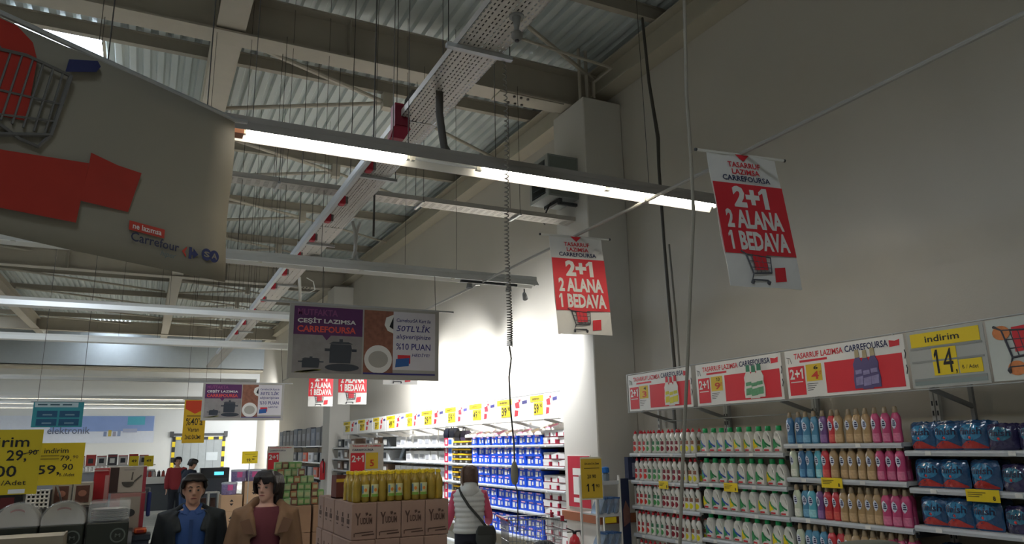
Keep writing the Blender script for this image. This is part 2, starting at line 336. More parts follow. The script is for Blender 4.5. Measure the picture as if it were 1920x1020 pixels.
# ceiling dome, siren / camera under the tray
dm = thing('hanging_dome', 'round white dome hanging from the busbar', 'dome', (2.03, 10.5, 4.46))  # plain dome on a stem, gives off no light
obj('dome_shell', B().lathe([(.01,0),(.07,.008),(.105,.05),(.1,.11),(.06,.15),(.02,.165)], 20), mat('dome_white', 'b9b7b2', .35), dm, True); obj('stem', B().tube([(0,0,.16),(-.03,0,.4)], .012, 8), WHITE, dm); obj('rim', B().lathe([(.108,.04),(.112,.05),(.108,.06)], 20), GREY, dm, True)
cm = thing('security_camera', 'small camera on a stalk under the near cable tray', 'camera', (1.95, 3.8, 4.46))
obj('stalk', B().tube([(0,0,.03),(0,0,.13)], [.012,.03], 10), GREY, cm, True); obj('mount_plate', B().lathe([(.05,.13),(.05,.14)], 14), GREY, cm); obj('body', B().sphere((0,0,0), .038), mat('camera_grey', '7d7a74', .4), cm, True); obj('lens', B().lathe([(.014,-.042),(.016,-.03)], 12), BLACK, cm)
tag(obj('conduit_pipe', B().tube([(4.05,7.77,7.1),(5.58,7.93,7.1),(5.58,8.4,7.1),(5.58,8.42,6.85)], .02, 8), STEEL), 'cream conduit bent down to the top of near column', 'pipe')
for X in (5.36, 5.48): tag(obj('conduit_pipe', B().tube([(X,8.45,7.62),(X,8.45,6.77)], .025, 8), STEEL), '%s short vertical pipe on top of the near column' % ('left' if X < 5.4 else 'right'), 'pipe', 'pipes on the near column')
# coiled power lead hanging from the tray
cl = thing('coiled_power_lead', 'coiled grey power lead hanging from the cable tray to a plug', 'cable', (2.1, 4.3, 1.62))
path = []; turns = 74; zt = 2.95; zb = .9
for i in range(turns*8+1):
    u = i/(turns*8); uu = 1-(1-u)**1.0
    # coils are stretched near the top and tight at the bottom
    q = u*1.55-.55*u*u; a = i*2*math.pi/8
    r = .011+.007*u
    path.append((r*math.cos(a)+.006*math.sin(9*u), r*math.sin(a), zt+(zb-zt)*q))
obj('coil', B().tube(path, .0042, 5), CABLE, cl, True)
obj('straight_lead', B().tube([(0,0,zb),(.012,0,.82),(-.006,0,.7),(.0,0,.5),(.02,0,.28),(.022,0,.16)], .0055, 8), CABLED, cl, True)
obj('plug_socket', B().loft([[(.02+rx*math.cos(2*math.pi*k/10), ry*math.sin(2*math.pi*k/10), z) for k in range(10)] for rx, ry, z in ((.008,.008,.17),(.022,.018,.14),(.026,.02,.08),(.02,.018,.045),(.012,.01,.03))]), mat('plug_beige', '8f8874', .5), cl, True)
obj('plug_tail', B().tube([(.02,0,.04),(.035,0,0),(.05,.02,-.06),(.045,.02,-.25)], .004, 6), CABLED, cl, True)
obj('top_tie', B().tube([(0,0,2.96),(.01,0,2.99)], .012, 6), CABLED, cl)
# two long cables dropping by the right wall
tag(obj('hanging_cable', B().tube([(2.43,2.77,4.6),(2.45,2.77,4.23),(2.50,2.87,3.72),(2.55,2.93,3.4),(2.59,2.99,3.1),(2.62,3.1,2.7),(2.63,3.19,2.25),(2.65,3.3,1.8),(2.67,3.4,1.35),(2.68,3.42,.6),(2.7,3.45,0.01)], .0095, 8), mat('beige_cable', '8d877a', .6), None, True), 'thick beige cable hanging in front of the detergent shelves', 'cable')
tag(obj('hanging_cable', B().tube([(5.47,7.02,7.35),(5.48,6.98,6.4),(5.5,6.9,5.6),(5.45,6.86,5.2),(5.42,6.82,4.2),(5.41,6.79,3.4),(5.4,6.76,2.7)], [.018,.02,.024,.02,.018,.02,.02], 8), CABLED, None, True), 'dark cable slanting down from the roof to the sign rail', 'cable')
tag(obj('hanging_cable', B().tube([(5.5,6.83,4.2),(5.46,6.75,3.4),(5.44,6.72,2.7)], .012, 8), CABLE, None, True), 'pale cable running beside the dark slanting cable', 'cable')
# long white rod along Y carrying the red banners
rod = thing('banner_rail', 'long white rail under the light rows carrying the red banners', 'rail', (3.8, 0, 3.955))
obj('rail_tube', B().tube([(0, .6, 0), (0, 24, 0)], .016, 8), mat('rail_grey','9a978f',.5), rod)
for Y in (5.0, 8.7): obj('rail_clip', B().box(-.03, .03, Y-.025, Y+.025, -.015, .035), GALV, rod)
# spot bar beneath the second light row
sb = thing('spot_bar', 'short black spotlight bar under the second light row', 'light', (0, 8.55, 3.93)); obj('bar', B().box(3.5, 4.3, -.02, .02, 0, .03), DGREY, sb)
for X in (3.62, 4.18): obj('spot_head', B().lathe([(.015,-.02),(.035,-.01),(.045,-.07),(.03,-.06)], 12, (X, 0, 0)), GREY, sb)
# air unit on the wall beyond the near column
ac = thing('air_unit', 'grey box air unit mounted high beside the near column', 'air unit', (0, 0, 0))
X0, X1, Y0, Y1, Z0, Z1 = 4.80, 5.298, 8.50, 9.05, 5.27, 5.89
obj('casing', B().box(X0+.01, X1, Y0, Y0+.02, Z0, Z1).box(X0+.01, X1, Y0+.02, Y1, Z1-.03, Z1).box(X0+.01, X1, Y0+.02, Y1, Z0, Z0+.03).box(X0+.01, X1, Y1-.02, Y1, Z0+.03, Z1-.03).box(X1-.03, X1, Y0+.02, Y1-.02, Z0+.03, Z1-.03), mat('air_unit_grey', '8b908c', .5), ac)
obj('outlet_frame', B().box(X0, X0+.01, Y0, Y0+.08, Z0, Z1).box(X0, X0+.01, Y1-.06, Y1, Z0, Z1).box(X0, X0+.01, Y0+.08, Y1-.06, Z1-.06, Z1).box(X0, X0+.01, Y0+.08, Y1-.06, Z0, Z0+.05), mat('air_unit_frame', 'a3a59f', .5), ac)
for k in range(5): obj('louvre', B().beam((X0+.06, Y0+.08, Z0+.1+.1*k), (X0+.06, Y1-.06, Z0+.1+.1*k), [(-.045,-.02),(.045,.03),(.045,.036),(-.045,-.014)]), mat('louvre_dark', '5c6468', .5), ac)
obj('side_face', B().box(X0+.03, X1-.03, Y0-.012, Y0, Z0+.03, Z1-.03), mat('air_unit_side', '7a807a', .5), ac)
obj('bracket', B().box(X0+.2, X0+.25, Y0+.05, Y1-.05, Z0-.05, Z0), DGREY, ac); obj('bracket', B().box(X0+.2, X1, Y0+.05, Y0+.1, Z0-.09, Z0-.05), DGREY, ac)
obj('drain_cable', B().tube([(5.0,8.8,Z0),(4.95,8.9,5.1),(5.0,9.0,5.0),(4.9,8.9,5.02)], .012, 6), CABLED, ac, True)
# ================================================================== HANGING SIGNS
def cart_icon(parent, x, z, s, yb=-.006):
    """line drawing of a trolley with plain red bags, s = width"""
    G = mat('icon_grey', '55555a', .5); b = B()
    def ln(pts, r): b.tube([(x+px*s, yb, z+pz*s) for px, pz in pts], r*s, 4)
    ln([(0,.62),(.12,.55),(.22,.12),(.68,.16)], .022); ln([(.12,.55),(.72,.5),(.68,.16)], .018)
    for k in range(1, 5): ln([(.12+.12*k,.545-.01*k),(.22+.1*k,.13+.01*k)], .009)
    ln([(.16,.4),(.71,.38)], .009); ln([(.19,.26),(.7,.27)], .009); ln([(.22,.12),(.16,-.02),(.55,-.02)], .018); ln([(.14,-.07),(.18,-.07)], .05); ln([(.54,-.07),(.58,-.07)], .05)
    obj('trolley_drawing', b, G, parent)
    obj('red_bag_print', B().plate([(x+s*.28,z+s*.2),(x+s*.6,z+s*.22),(x+s*.62,z+s*.6),(x+s*.27,z+s*.58)], yb-.001, yb+.001).plate([(x+s*.74,z-s*.05),(x+s*1.02,z-s*.02),(x+s*1.05,z+s*.3),(x+s*.78,z+s*.27)], yb-.001, yb+.001), RED, parent)
def red_banner(loc, rz, lean, label, wd=.58, ht=1.04):
    """cloth banner 2+1: rod, white cloth, red field, lettering; lean = bottom blown towards the viewer"""
    t = thing('hanging_banner', label, 'banner', loc, rz, 'red offer banners on the long rail')
    R_ = obj('rod', B().tube([(-.38, 0, 0), (.38, 0, 0)], .011, 8), WHITE, t)
    for s in (-1, 1): obj('rod_cap', B().tube([(s*.38,0,0),(s*.395,0,0)], .0125, 8), DGREY, R_)
    cloth = thing('sheet', None, None); cloth.parent = t; cloth.rotation_euler = (lean, 0, 0)
    h2 = wd/2; rows_ = [[(-h2+h2*2*i/8, .006*math.sin(i*.9+z*5), -ht+z*ht/10) for i in range(9)] for z in range(11)]
    bs = B(); bs.loft(rows_+[], cap=False, closed=False); bs.v = [(x, y, z+.0) for x, y, z in bs.v]
    o = obj('cloth', bs, PAPER, t); o.rotation_euler = (lean, 0, 0); o.modifiers.new('s', 'SOLIDIFY').thickness = .003
    bpy.data.objects.remove(cloth)
    items = []
    items.append(panel(t, 'red_field', -h2+.002, h2-.002, -.80, -.25, RED, -.009, .002))
    items.append(obj('red_arrow', B().plate([(-.06,-.005),(.06,-.005),(0,-.06)], -.011, -.009), RED, t))
    items.append(txt(t, 'TASARRUF', -.14, -.113, .28, .044, RED, -.010)); items.append(txt(t, 'LAZIMSA', -.115, -.17, .24, .044, RED, -.010)); items.append(txt(t, 'CARREFOURSA', -.205, -.226, .41, .044, NAVY, -.010))
    items.append(txt(t, '2+1', -.15, -.44, .30, .17, PAPER, -.013, .05)); items.append(txt(t, '2 ALANA', -.24, -.605, .48, .145, PAPER, -.013, .04)); items.append(txt(t, '1 BEDAVA', -.25, -.772, .505, .145, PAPER, -.013, .04)); 
    n0 = set(t.children); cart_icon(t, -.17, -.985, .33, -.012); items += [c for c in t.children if c not in n0]
    for o in items: o.rotation_euler = (lean, 0, 0)
    if loc[2] < 3.93:
        for X in (-.2, .2): obj('cord', B().tube([(X,0,0),(0,0,3.95-loc[2])], .003, 5), WIRE, t)
    return t
RZ = -.12
red_banner((3.80, 6.2, 3.945), RZ, -.15, 'brightly lit red and white 2+1 banner near the column')
red_banner((3.80, 3.82, 3.945), RZ, -.14, 'shaded red and white 2+1 banner closest to the viewer', .60)
red_banner((3.80, 18.3, 3.9), RZ, -.05, 'distant 2+1 banner in front of the far column')
red_banner((3.80, 15.2, 3.78), RZ, -.05, 'distant 2+1 banner just right of the far column')
red_banner((3.80, 12.0, 3.935), RZ, -.05, 'distant 2+1 banner mostly hidden by the kitchen sign')
# kitchenware sign boards
PURP = mat('purple_print', '5c2f5e', .55); SALMON = mat('salmon_print', 'e0574a', .55); POT = mat('pot_print', '3b4048', .4); WOOD = mat('food_print', '8a5a48', .6, noise=.5, nscale=18); STONE = mat('kitchen_photo', '8f8a88', .6, noise=.25, nscale=9); NAVYT = mat('indigo_print', '3f3c7c', .55)
def kitchen_sign(loc, label, s=1., dy=.05):
    """board 1.78 x .83 m, local origin top left"""
    t = thing('kitchenware_sign', label, 'sign', loc)
    W_, H_ = 1.78*s, .84*s
    obj('frame', B().box(-.02, W_+.02, 0, .02, -H_-.02, 0), mat('sign_frame', 'a9a69e', .5), t)
    b1 = panel(t, 'photo_panel', .03*s, .83*s, -H_+.04*s, -.03*s, STONE, -.001, .003); panel(t, 'purple_panel', .03*s, .83*s, -.36*s, -.03*s, PURP, -.004, .002)
    obj('purple_arrow', B().plate([(.36*s,-.36*s),(.46*s,-.36*s),(.41*s,-.42*s)], -.006, -.004), PURP, t)
    txt(t, 'MUTFAKTA', .07*s, -.135*s, .46*s, .075*s, mat('dim_purple_print', '8a4a78', .55), -.008); txt(t, 'ÇEŞİT LAZIMSA', .07*s, -.235*s, .68*s, .08*s, PAPER, -.008, .03); txt(t, 'CARREFOURSA', .07*s, -.33*s, .68*s, .075*s, SALMON, -.008, .03)
    b = B()
    def pot(x, z, w_, h):
        b.plate([(x,z),(x+w_*.06,z-h*.0),(x+w_*.94,z),(x+w_,z+h*.75),(x+w_*.96,z+h),(x+w_*.04,z+h),(x,z+h*.75)], -.007, -.004)
        b.plate([(x-w_*.05,z+h*1.02),(x+w_*1.05,z+h*1.02),(x+w_*.85,z+h*1.13),(x+w_*.15,z+h*1.13)], -.007, -.004); b.plate([(x+w_*.42,z+h*1.13),(x+w_*.58,z+h*1.13),(x+w_*.58,z+h*1.28),(x+w_*.42,z+h*1.28)], -.007, -.004)
        for sg in (-1, 1):
            xc = x if sg < 0 else x+w_
            b.plate([(xc,z+h*.62),(xc+sg*w_*.22,z+h*.62),(xc+sg*w_*.22,z+h*.76),(xc,z+h*.76)], -.007, -.004)
    pot(.45*s, -.68*s, .26*s, .22*s); pot(.14*s, -.74*s, .2*s, .1*s)
    disc(b, .6*s, -.73*s, .2*s, .045*s, -.009, -.007)
    obj('pots_print', b, POT, t)
    b = B()
    for k in range(7): b.plate([(.06*s+.02*s*k,-.80*s+.005*s*(k%3)),(.30*s+.01*s*k,-.76*s-.012*s*(k%2)),(.305*s+.01*s*k,-.752*s-.012*s*(k%2)),(.06*s+.02*s*k,-.79*s+.005*s*(k%3))], -.009, -.007)
    obj('asparagus_print', b, mat('asparagus_print', '8d8a5c', .6), t)
    panel(t, 'food_panel', .85*s, 1.21*s, -H_+.04*s, -.03*s, WOOD, -.001, .003)
    b = B(); disc(b, 1.03*s, -.62*s, .17*s, .17*s, -.006, -.004, 28); b.plate([(1.21*s,-.07*s),(1.21*s,-.30*s),(1.14*s,-.27*s),(1.10*s,-.2*s),(1.12*s,-.11*s)], -.006, -.004); obj('plate_print', b, PAPER, t)
    b = B(); disc(b, 1.03*s, -.62*s, .12*s, .10*s, -.008, -.006, 24); obj('plate_well_print', b, mat('well_print', 'a7a39a', .5), t)
    obj('dark_food_print', B().plate([(1.21*s,-.1*s),(1.21*s,-.25*s),(1.16*s,-.22*s)], -.008, -.006), BLACK, t)
    panel(t, 'white_panel', 1.21*s, W_-.03*s, -H_+.1*s, -.03*s, mat('lilac_white_print', 'd3cfd3', .6), -.001, .003); panel(t, 'bottom_strip', .85*s, W_-.03*s, -H_+.04*s, -H_+.06*s, NAVYT, -.004, .002)
    for a in (('CarrefourSA Kart ile', -.155, .44, .045, .15), ("50TL'LİK", -.27, .44, .095, .2), ('alışverişinize', -.375, .44, .07, .2), ('%10 PUAN', -.495, .44, .08, .02), ('HEDİYE!', -.575, .23, .05, .2)):
        txt(t, a[0], (1.25 if a[0] != 'HEDİYE!' else 1.45)*s, a[1]*s, a[2]*s, a[3]*s, NAVYT, -.006, .012, a[4])
    panel(t, 'red_card_print', 1.27*s, 1.43*s, -.66*s, -.56*s, RED, -.005, .002); obj('blue_card_print', B().plate([(1.24*s,-.71*s),(1.41*s,-.69*s),(1.42*s,-.59*s),(1.25*s,-.61*s)], -.009, -.007), mat('card_blue', '2f5f9e', .5), t)
    obj('hanging_bar', B().box(-.35*s, W_+.22*s, .0, .02, .0, .02), GALV, t)
    for X in ((.35*s, W_-.02*s)): obj('hanging_wire', B().tube([(X, .01, .02), (X, dy, 4.0-loc[2])], .004, 6), WIRE, t)
    return t
kitchen_sign((1.42, 8.6, 3.53), 'large kitchenware sign board hanging under the second light row')
kitchen_sign((1.02, 16.0, 3.20), 'smaller looking kitchenware sign board further away above the shoppers', .86, .42)
# large banner on the left, hung diagonally
A_ = math.radians(90-55)
bn = thing('large_banner', 'huge cream banner with trolley picture hanging at upper left', 'banner', (.40, 4.75, 0), A_)
CREAM = mat('banner_cloth', '8c8677', .75, noise=.05, nscale=2)
bs = B().loft([[(-3.0+i*2.96/16, .012*math.sin(i*.7+z), 2.895+1.06*z/8) for i in range(17)] for z in range(9)], cap=False, closed=False)
o = obj('cloth', bs, CREAM, bn, True); o.modifiers.new('s', 'SOLIDIFY').thickness = .003
obj('top_rod', B().tube([(-3.1,.01,3.975),(-.02,.01,3.975),(.05,.0,3.99)], .016, 8), GALV, bn)
for X in (-2.2, -.9, -.25): obj('hanging_wire', B().tube([(X,.01,3.98),(X,.02,7.4)], .004, 6), WIRE, bn)
yb = -.02
panel(bn, 'red_tag', -.70, -.485, 3.066, 3.117, mat('banner_red', 'b83a2c', .6), yb, .002)
txt(bn, 'ne lazımsa', -.68, 3.077, .175, .032, PAPER, yb-.004, .015)
DN = mat('banner_navy', '30344f', .6)
txt(bn, 'Carrefour', -.685, 3.008, .30, .052, DN, yb-.003, .012); txt(bn, 'hiper', -.50, 2.955, .10, .04, mat('banner_teal', '5a6a70', .6), yb-.003, 0, .3)
b = B(); b.plate([(-.365,3.02),(-.335,3.052),(-.335,3.038),(-.348,3.02),(-.335,3.002),(-.335,2.988)], yb-.004, yb-.002); obj('red_chevron_print', b, mat('banner_red', 'b83a2c'), bn)
b = B(); b.plate([(-.318,3.055),(-.300,3.055),(-.300,3.03),(-.288,3.03),(-.288,3.05),(-.254,3.02),(-.288,2.99),(-.288,3.01),(-.300,3.01),(-.300,2.985),(-.318,2.985)], yb-.004, yb-.002); obj('blue_arrow_print', b, mat('banner_blue', '2b3566'), bn)
for X, ch in ((-.197, 'S'), (-.142, 'A')):
    b = B(); disc(b, X, 3.034, .034, .037, yb-.004, yb-.002, 24); d_ = obj('round_badge', b, mat('banner_blue', '2b3566'), bn); txt(d_, ch, X-.02, 3.018, .04, .034, CREAM, yb-.006, .03)
# trolley picture with plain red bags
G = mat('trolley_grey_print', '5f5d58', .5); b = B()
def bl(pts, r): b.tube([(x_, yb-.003, z_) for x_, z_ in pts], r, 5)
bl([(-1.10,3.79),(-1.16,3.44),(-1.5,3.32)], .012); bl([(-1.10,3.79),(-1.32,3.80),(-1.7,3.72)], .010); bl([(-1.12,3.62),(-1.5,3.56)], .007); bl([(-1.14,3.52),(-1.5,3.43)], .007)
for k in range(7): bl([(-1.14-.05*k,3.79),(-1.19-.05*k,3.43)], .006)
bl([(-1.16,3.44),(-1.21,3.36),(-1.3,3.37),(-1.42,3.42)], .010)
obj('trolley_picture', b, G, bn)
b = B().plate([(-1.13,3.80),(-.975,3.87),(-.955,3.91),(-.975,3.935),(-1.12,3.875)], yb-.006, yb-.002); obj('trolley_handle_picture', b, mat('handle_blue', '2e335c'), bn)
RB = mat('banner_bag_red', 'a02c20', .6, noise=.12, nscale=5)
for poly in ([(-1.50,3.43),(-1.28,3.47),(-1.27,3.80),(-1.30,3.88),(-1.38,3.93),(-1.46,3.93),(-1.55,3.85)], [(-1.75,2.99),(-.985,3.03),(-.955,3.36),(-1.36,3.29),(-1.75,3.28)], [(-.975,3.15),(-.715,3.16),(-.66,3.40),(-.80,3.40),(-.95,3.42),(-.952,3.37)]):
    obj('red_bag_picture', B().plate(poly, yb-.003, yb-.001), RB, bn)
# ================================================================== RIGHT-WALL SHELVING
def gondola(y0, y1, zs, label, group='wall shelving bays', xf=5.40, back_top=2.05):
    """bay between y1 (far, left) and y0; local frame faces -X: x runs 0..w from the left, front at y=0"""
    w_ = y1-y0; dp = XW-.02-xf
    t = thing('shelf_unit', label, 'shelving', (xf, y1, 0), -math.pi/2, group)
    obj('back_panel', B().box(.0, w_, dp-.03, dp-.01, .1, back_top), BACKP, t)
    obj('plinth', B().box(.0, w_, .04, dp-.03, 0, .14), SHELF, t)
    for X in (.0, w_-.03):
        u = obj('upright', B().box(X, X+.03, dp-.07, dp-.03, 0, 2.3), SHELF, t)
        b = B()
        for k in range(24): b.box(X+.008, X+.022, dp-.0715, dp-.0702, .3+.08*k, .34+.08*k)
        o = obj('slots', b, DGREY, u); o['kind'] = 'stuff'
    for z in zs+[.16]:
        s_ = obj('shelf', B().box(.004, w_-.004, .02, dp-.035, z-.03, z), SHELF, t)
        obj('price_rail', B().loft([[(X,.02,z),(X,.0,z-.003),(X,-.006,z-.02),(X,.0,z-.042),(X,.02,z-.04)] for X in (.004, w_-.004)]), TRIMG, s_)
        for k in range(2): obj('tag_holder', B().box(.18+.62*k, .23+.62*k, -.009, -.0065, z-.036, z-.006), PAPER, s_)
        for X in (.006, w_-.012): obj('shelf_bracket', B().box(X, X+.006, .03, dp-.04, z-.07, z-.03), DGREY, s_)
    return t
ZA = [1.76, 1.44, 1.15, .83, .50]; ZB = [1.77, 1.46, 1.19, .90, .55]; ZC = [1.85, 1.55, 1.20, .86, .5]; ZDs = [1.79, 1.51, 1.23, .88, .5]
gondola(6.50, 7.74, ZA, 'white shelving bay filled with red-capped dish soap')
gondola(5.25, 6.49, ZB, 'white shelving bay filled with green-capped detergent jugs')
gondola(4.01, 5.24, ZC, 'white shelving bay filled with coloured softener bottles')
gondola(2.76, 4.00, ZDs, 'white shelving bay filled with shiny dishwasher tablet bags')
SHN = ['top', 'second', 'third', 'fourth', 'fifth']
def place(z, yleft, x=5.44):   # helper: world location on a shelf, products face -X
    return (x, yleft, z)
RZL = -math.pi/2
# ---- bottles
def prof_r(prof, z):
    for (r0, z0), (r1, z1) in zip(prof, prof[1:]):
        if z0 <= z <= z1: return r0+(r1-r0)*(z-z0)/max(1e-6, z1-z0)
    return prof[-1][0]
def patch(prof, z0, z1, a0, a1, sx, sy, nz=5, na=7, off=.0012, wav=None):
    """piece of an oval lathed surface facing local -Y, angle measured from -Y"""
    b = B(); rws = []
    for i in range(nz+1):
        z = z0+(z1-z0)*i/nz; r = prof_r(prof, z)+off; u = i/nz
        lo, hi = (a0, a1) if wav is None else wav(u, a0, a1)
        rws.append([(sx*r*math.sin(lo+(hi-lo)*k/na), -sy*r*math.cos(lo+(hi-lo)*k/na), z) for k in range(na+1)])
    return b.loft(rws, cap=False, closed=False)
SOAP_P = [(.030,0),(.036,.006),(.038,.03),(.035,.09),(.032,.13),(.036,.165),(.034,.19),(.022,.212),(.016,.222),(.016,.23)]
lens = lambda u, a, c: ((a+c)/2-(c-a)/2*math.sin(math.pi*min(1, u*1.02))**.7, (a+c)/2+(c-a)/2*math.sin(math.pi*min(1, u*1.02))**.7)
swoo = lambda u, a, c: (a+(c-a)*.5*(1-u), a+(c-a)*(.55*(1-u)+.25+.12*math.sin(math.pi*u)))
def soap(colour, dark, txtcol):
    t = thing('dish_soap_bottle', None, 'bottle')
    bd = obj('body', B().lathe(SOAP_P, 16, sx=1.06, sy=.78), MILK, t, True)
    obj('cap', B().lathe([(.017,.228),(.018,.24),(.016,.246),(.009,.25),(.007,.262),(.004,.266)], 12), REDC, t, True)
    obj('fruit_label', patch(SOAP_P, .018, .085, -.85, .75, 1.06, .78, wav=lens), mat('soap_'+colour[0], colour[1], .4, noise=.25, nscale=60), t)
    obj('brand_label', patch(SOAP_P, .095, .135, -.75, .75, 1.06, .78), mat('soap_text_'+dark, dark, .5, noise=.5, nscale=90), t)
    obj('swoosh_label', patch(SOAP_P, .138, .18, -.9, .6, 1.06, .78, wav=swoo), mat('soap_swoosh', '4a5a46', .5), t)
    return t
SOAPS = {'red': soap(('red', 'd6392f'), 'b23a40', 0), 'green': soap(('green', '4f9a55'), '3f7d58', 0), 'dark red': soap(('dred', '8a1f2e'), '7d2c38', 0), 'yellow': soap(('yellow', 'dfd31f'), '8d5b46', 0)}
used = set()
def put(key, protos, loc, rz, label, group):
    o = protos[key]
    if key not in used or False:
        used.add(key); o.location = loc; o.rotation_euler = (0, 0, rz); o['label'] = label; o['group'] = group; return o
    return dup(o, loc, rz, label, group)
seqA = [['red']*3+['green']*3+['dark red']*4+['yellow']*3, ['red']*3+['green']*3+['dark red']*4+['yellow']*3, ['red']*3+['green']*3+['dark red']*5+['yellow']*3, ['red']*3+['green']*3+['dark red']*4+['yellow']*3, ['red']*5+['green']*3+['dark red']*5]
for r, seq in enumerate(seqA):
    n = len(seq)
    for i, c in enumerate(seq):
        Y = 7.70-1.17*(i+.5)/n+random.uniform(-.006, .006)
        put('soap '+c, {'soap '+c: SOAPS[c]}, (5.445+random.uniform(-.008, .01), Y, ZA[r]+.001), RZL+random.uniform(-.12, .12), 'white dish soap bottle with %s label, %s from left on %s shelf' % (c, ORD[i], SHN[r]), 'dish soap bottles on the %s shelf' % SHN[r])
        if r in (0, 1, 2, 3) and i % 2 == 0:   # bottles standing one row behind
            dup(SOAPS[c], (5.56, Y+.03, ZA[r]+.001), RZL, 'dish soap bottle standing behind the %s bottle of the %s shelf' % (ORD[i], SHN[r]), 'dish soap bottles in the back row')
# ---- detergent jugs with a through handle
def jug(accent, accent2):
    t = thing('detergent_jug', None, 'bottle')
    n = 28
    out = []
    pts = [(-.052,0),(.052,0),(.058,.012),(.060,.05),(.058,.1),(.052,.14),(.040,.17),(.028,.193),(.024,.205),(-.024,.205),(-.028,.193),(-.040,.175),(-.048,.14),(-.055,.1),(-.058,.05),(-.058,.012)]
    # resample outline
    L = [0]
    for a, c in zip(pts, pts[1:]+pts[:1]): L.append(L[-1]+math.dist(a, c))
    for k in range(n):
        s = L[-1]*k/n
        for j in range(len(pts)):
            if L[j] <= s <= L[j+1]:
                a = pts[j]; c = pts[(j+1) % len(pts)]; u = (s-L[j])/(L[j+1]-L[j]); out.append((a[0]+(c[0]-a[0])*u, a[1]+(c[1]-a[1])*u)); break
    hc = (.018, .128); hole = []
    for p in out:
        a = math.atan2(p[1]-.105, p[0]); ca, sa = math.cos(a), math.sin(a); x_, z_ = .014*ca, .036*sa; tl = .35
        hole.append((hc[0]+x_*math.cos(tl)-z_*math.sin(tl), hc[1]+x_*math.sin(tl)+z_*math.cos(tl)))
    ring = lambda P, y: [(x_, y, z_) for x_, z_ in P]
    mid = [((.84*a[0]+.16*h[0]), (.84*a[1]+.16*h[1])) for a, h in zip(out, hole)]; mid2 = [((.35*a[0]+.65*h[0]), (.35*a[1]+.65*h[1])) for a, h in zip(out, hole)]
    b = B(); b.loft([ring(hole,-.012), ring(mid2,-.034), ring(mid,-.036), ring(out,-.022), ring(out,.022), ring(mid,.036), ring(mid2,.034), ring(hole,.012), ring(hole,-.012)], cap=False)
    obj('body', b, MILK, t, True)
    obj('cap', B().lathe([(.025,.203),(.0265,.206),(.026,.245),(.023,.25)], 16), GREEN, t, True)
    A1 = mat('jug_'+accent, accent, .45, noise=.2, nscale=50); A2 = mat('jug_'+accent2, accent2, .45, noise=.2, nscale=50)
    obj('leaf_label', B().plate([(-.052,.03),(-.03,.045),(.0,.05),(-.01,.07),(-.03,.09),(-.035,.125),(-.046,.13),(-.054,.09)], -.0385, -.0355), A1, t)
    obj('swirl_label', B().plate([(-.042,.115),(-.025,.085),(.01,.062),(.045,.05),(.046,.066),(.012,.08),(-.018,.1),(-.032,.128)], -.040, -.0386), A2, t)
    obj('red_label', B().plate([(-.035,.014),(.02,.014),(.02,.03),(-.035,.03)], -.0392, -.0357), mat('jug_red', 'c62a33', .5, noise=.4, nscale=120), t)
    return t
JUGS = {'blue': jug('2f8a55', '2a55a8'), 'green': jug('3f9a5a', '1f7a48'), 'yellow': jug('e0c81e', '2f8a50')}
seqB = ['bbbbyyygg', 'bgbbbggyg', 'ybbyggyyg'.replace('g', 'g'), 'bbbbyggyy', 'bbggyyggb']
names = {'b': 'blue', 'g': 'green', 'y': 'yellow'}
for r, seq in enumerate(seqB):
    for i, c in enumerate(seq):
        Y = 6.45-1.19*(i+.5)/9+random.uniform(-.008, .008)
        put('jug '+names[c], {'jug '+names[c]: JUGS[names[c]]}, (5.45+random.uniform(-.008, .01), Y, ZB[r]+.001), RZL+random.uniform(-.2, .12), 'white detergent jug with %s swirl, %s from left on %s shelf' % (names[c], ORD[i], SHN[r]), 'detergent jugs on the %s shelf' % SHN[r])
# ---- softener bottles
SOFT_P = [(.030,0),(.036,.006),(.038,.03),(.0355,.08),(.034,.115),(.0375,.15),(.0395,.175),(.038,.197),(.031,.218),(.022,.232),(.018,.24)]
GOLD = mat('softener_cap', '9a8668', .35, coat=.3)
def soft(name, c1, c2, cap=None):
    t = thing('softener_bottle', None, 'bottle')
    obj('body', B().lathe(SOFT_P, 16, sx=1.16, sy=.74), mat('soft_'+name, c1, .3, coat=.3, noise=.08, nscale=20), t, True)
    obj('cap', B().lathe([(.021,.236),(.0215,.25),(.0195,.262),(.0165,.274),(.0155,.284),(.012,.287)], 14), cap or GOLD, t, True)
    obj('logo_label', patch(SOFT_P, .105, .195, -.8, .45, 1.16, .74, wav=lens), mat('soft_logo_pale', 'cfd3df', .45), t)
    b = B(); 
    for k in range(3):
        z0 = .132+.016*k
        b.add(patch(SOFT_P, z0, z0+.010, -.4+.1*k, .3-.05*k, 1.16, .74, nz=1, na=4, off=.0025).v, patch(SOFT_P, z0, z0+.010, -.4+.1*k, .3-.05*k, 1.16, .74, nz=1, na=4).f)
    obj('logo_lettering', b, NAVY, t)
    obj('scene_label', patch(SOFT_P, .012, .075, -.95, .95, 1.16, .74), mat('soft2_'+name, c2, .35, noise=.35, nscale=45), t)
    return t
SOFTS = {'light blue': soft('blue', '4a86a6', '78a8c2'), 'deep blue': soft('dblue', '3a6a94', '5a8eb2'), 'teal': soft('teal', '5ab0c0', '9ad0d4'), 'purple': soft('purple', '6d4a80', '8f6a9c'), 'red': soft('red', 'c2333c', 'd05a52'), 'beige': soft('beige', 'a5885f', 'bb9d76'), 'pink': soft('pink', 'bd4470', 'cf7492'), 'pale green': soft('pgreen', 'c3cbb2', 'dfe0d0')}
bl5 = ['beige']*5; pk = ['pink']*3
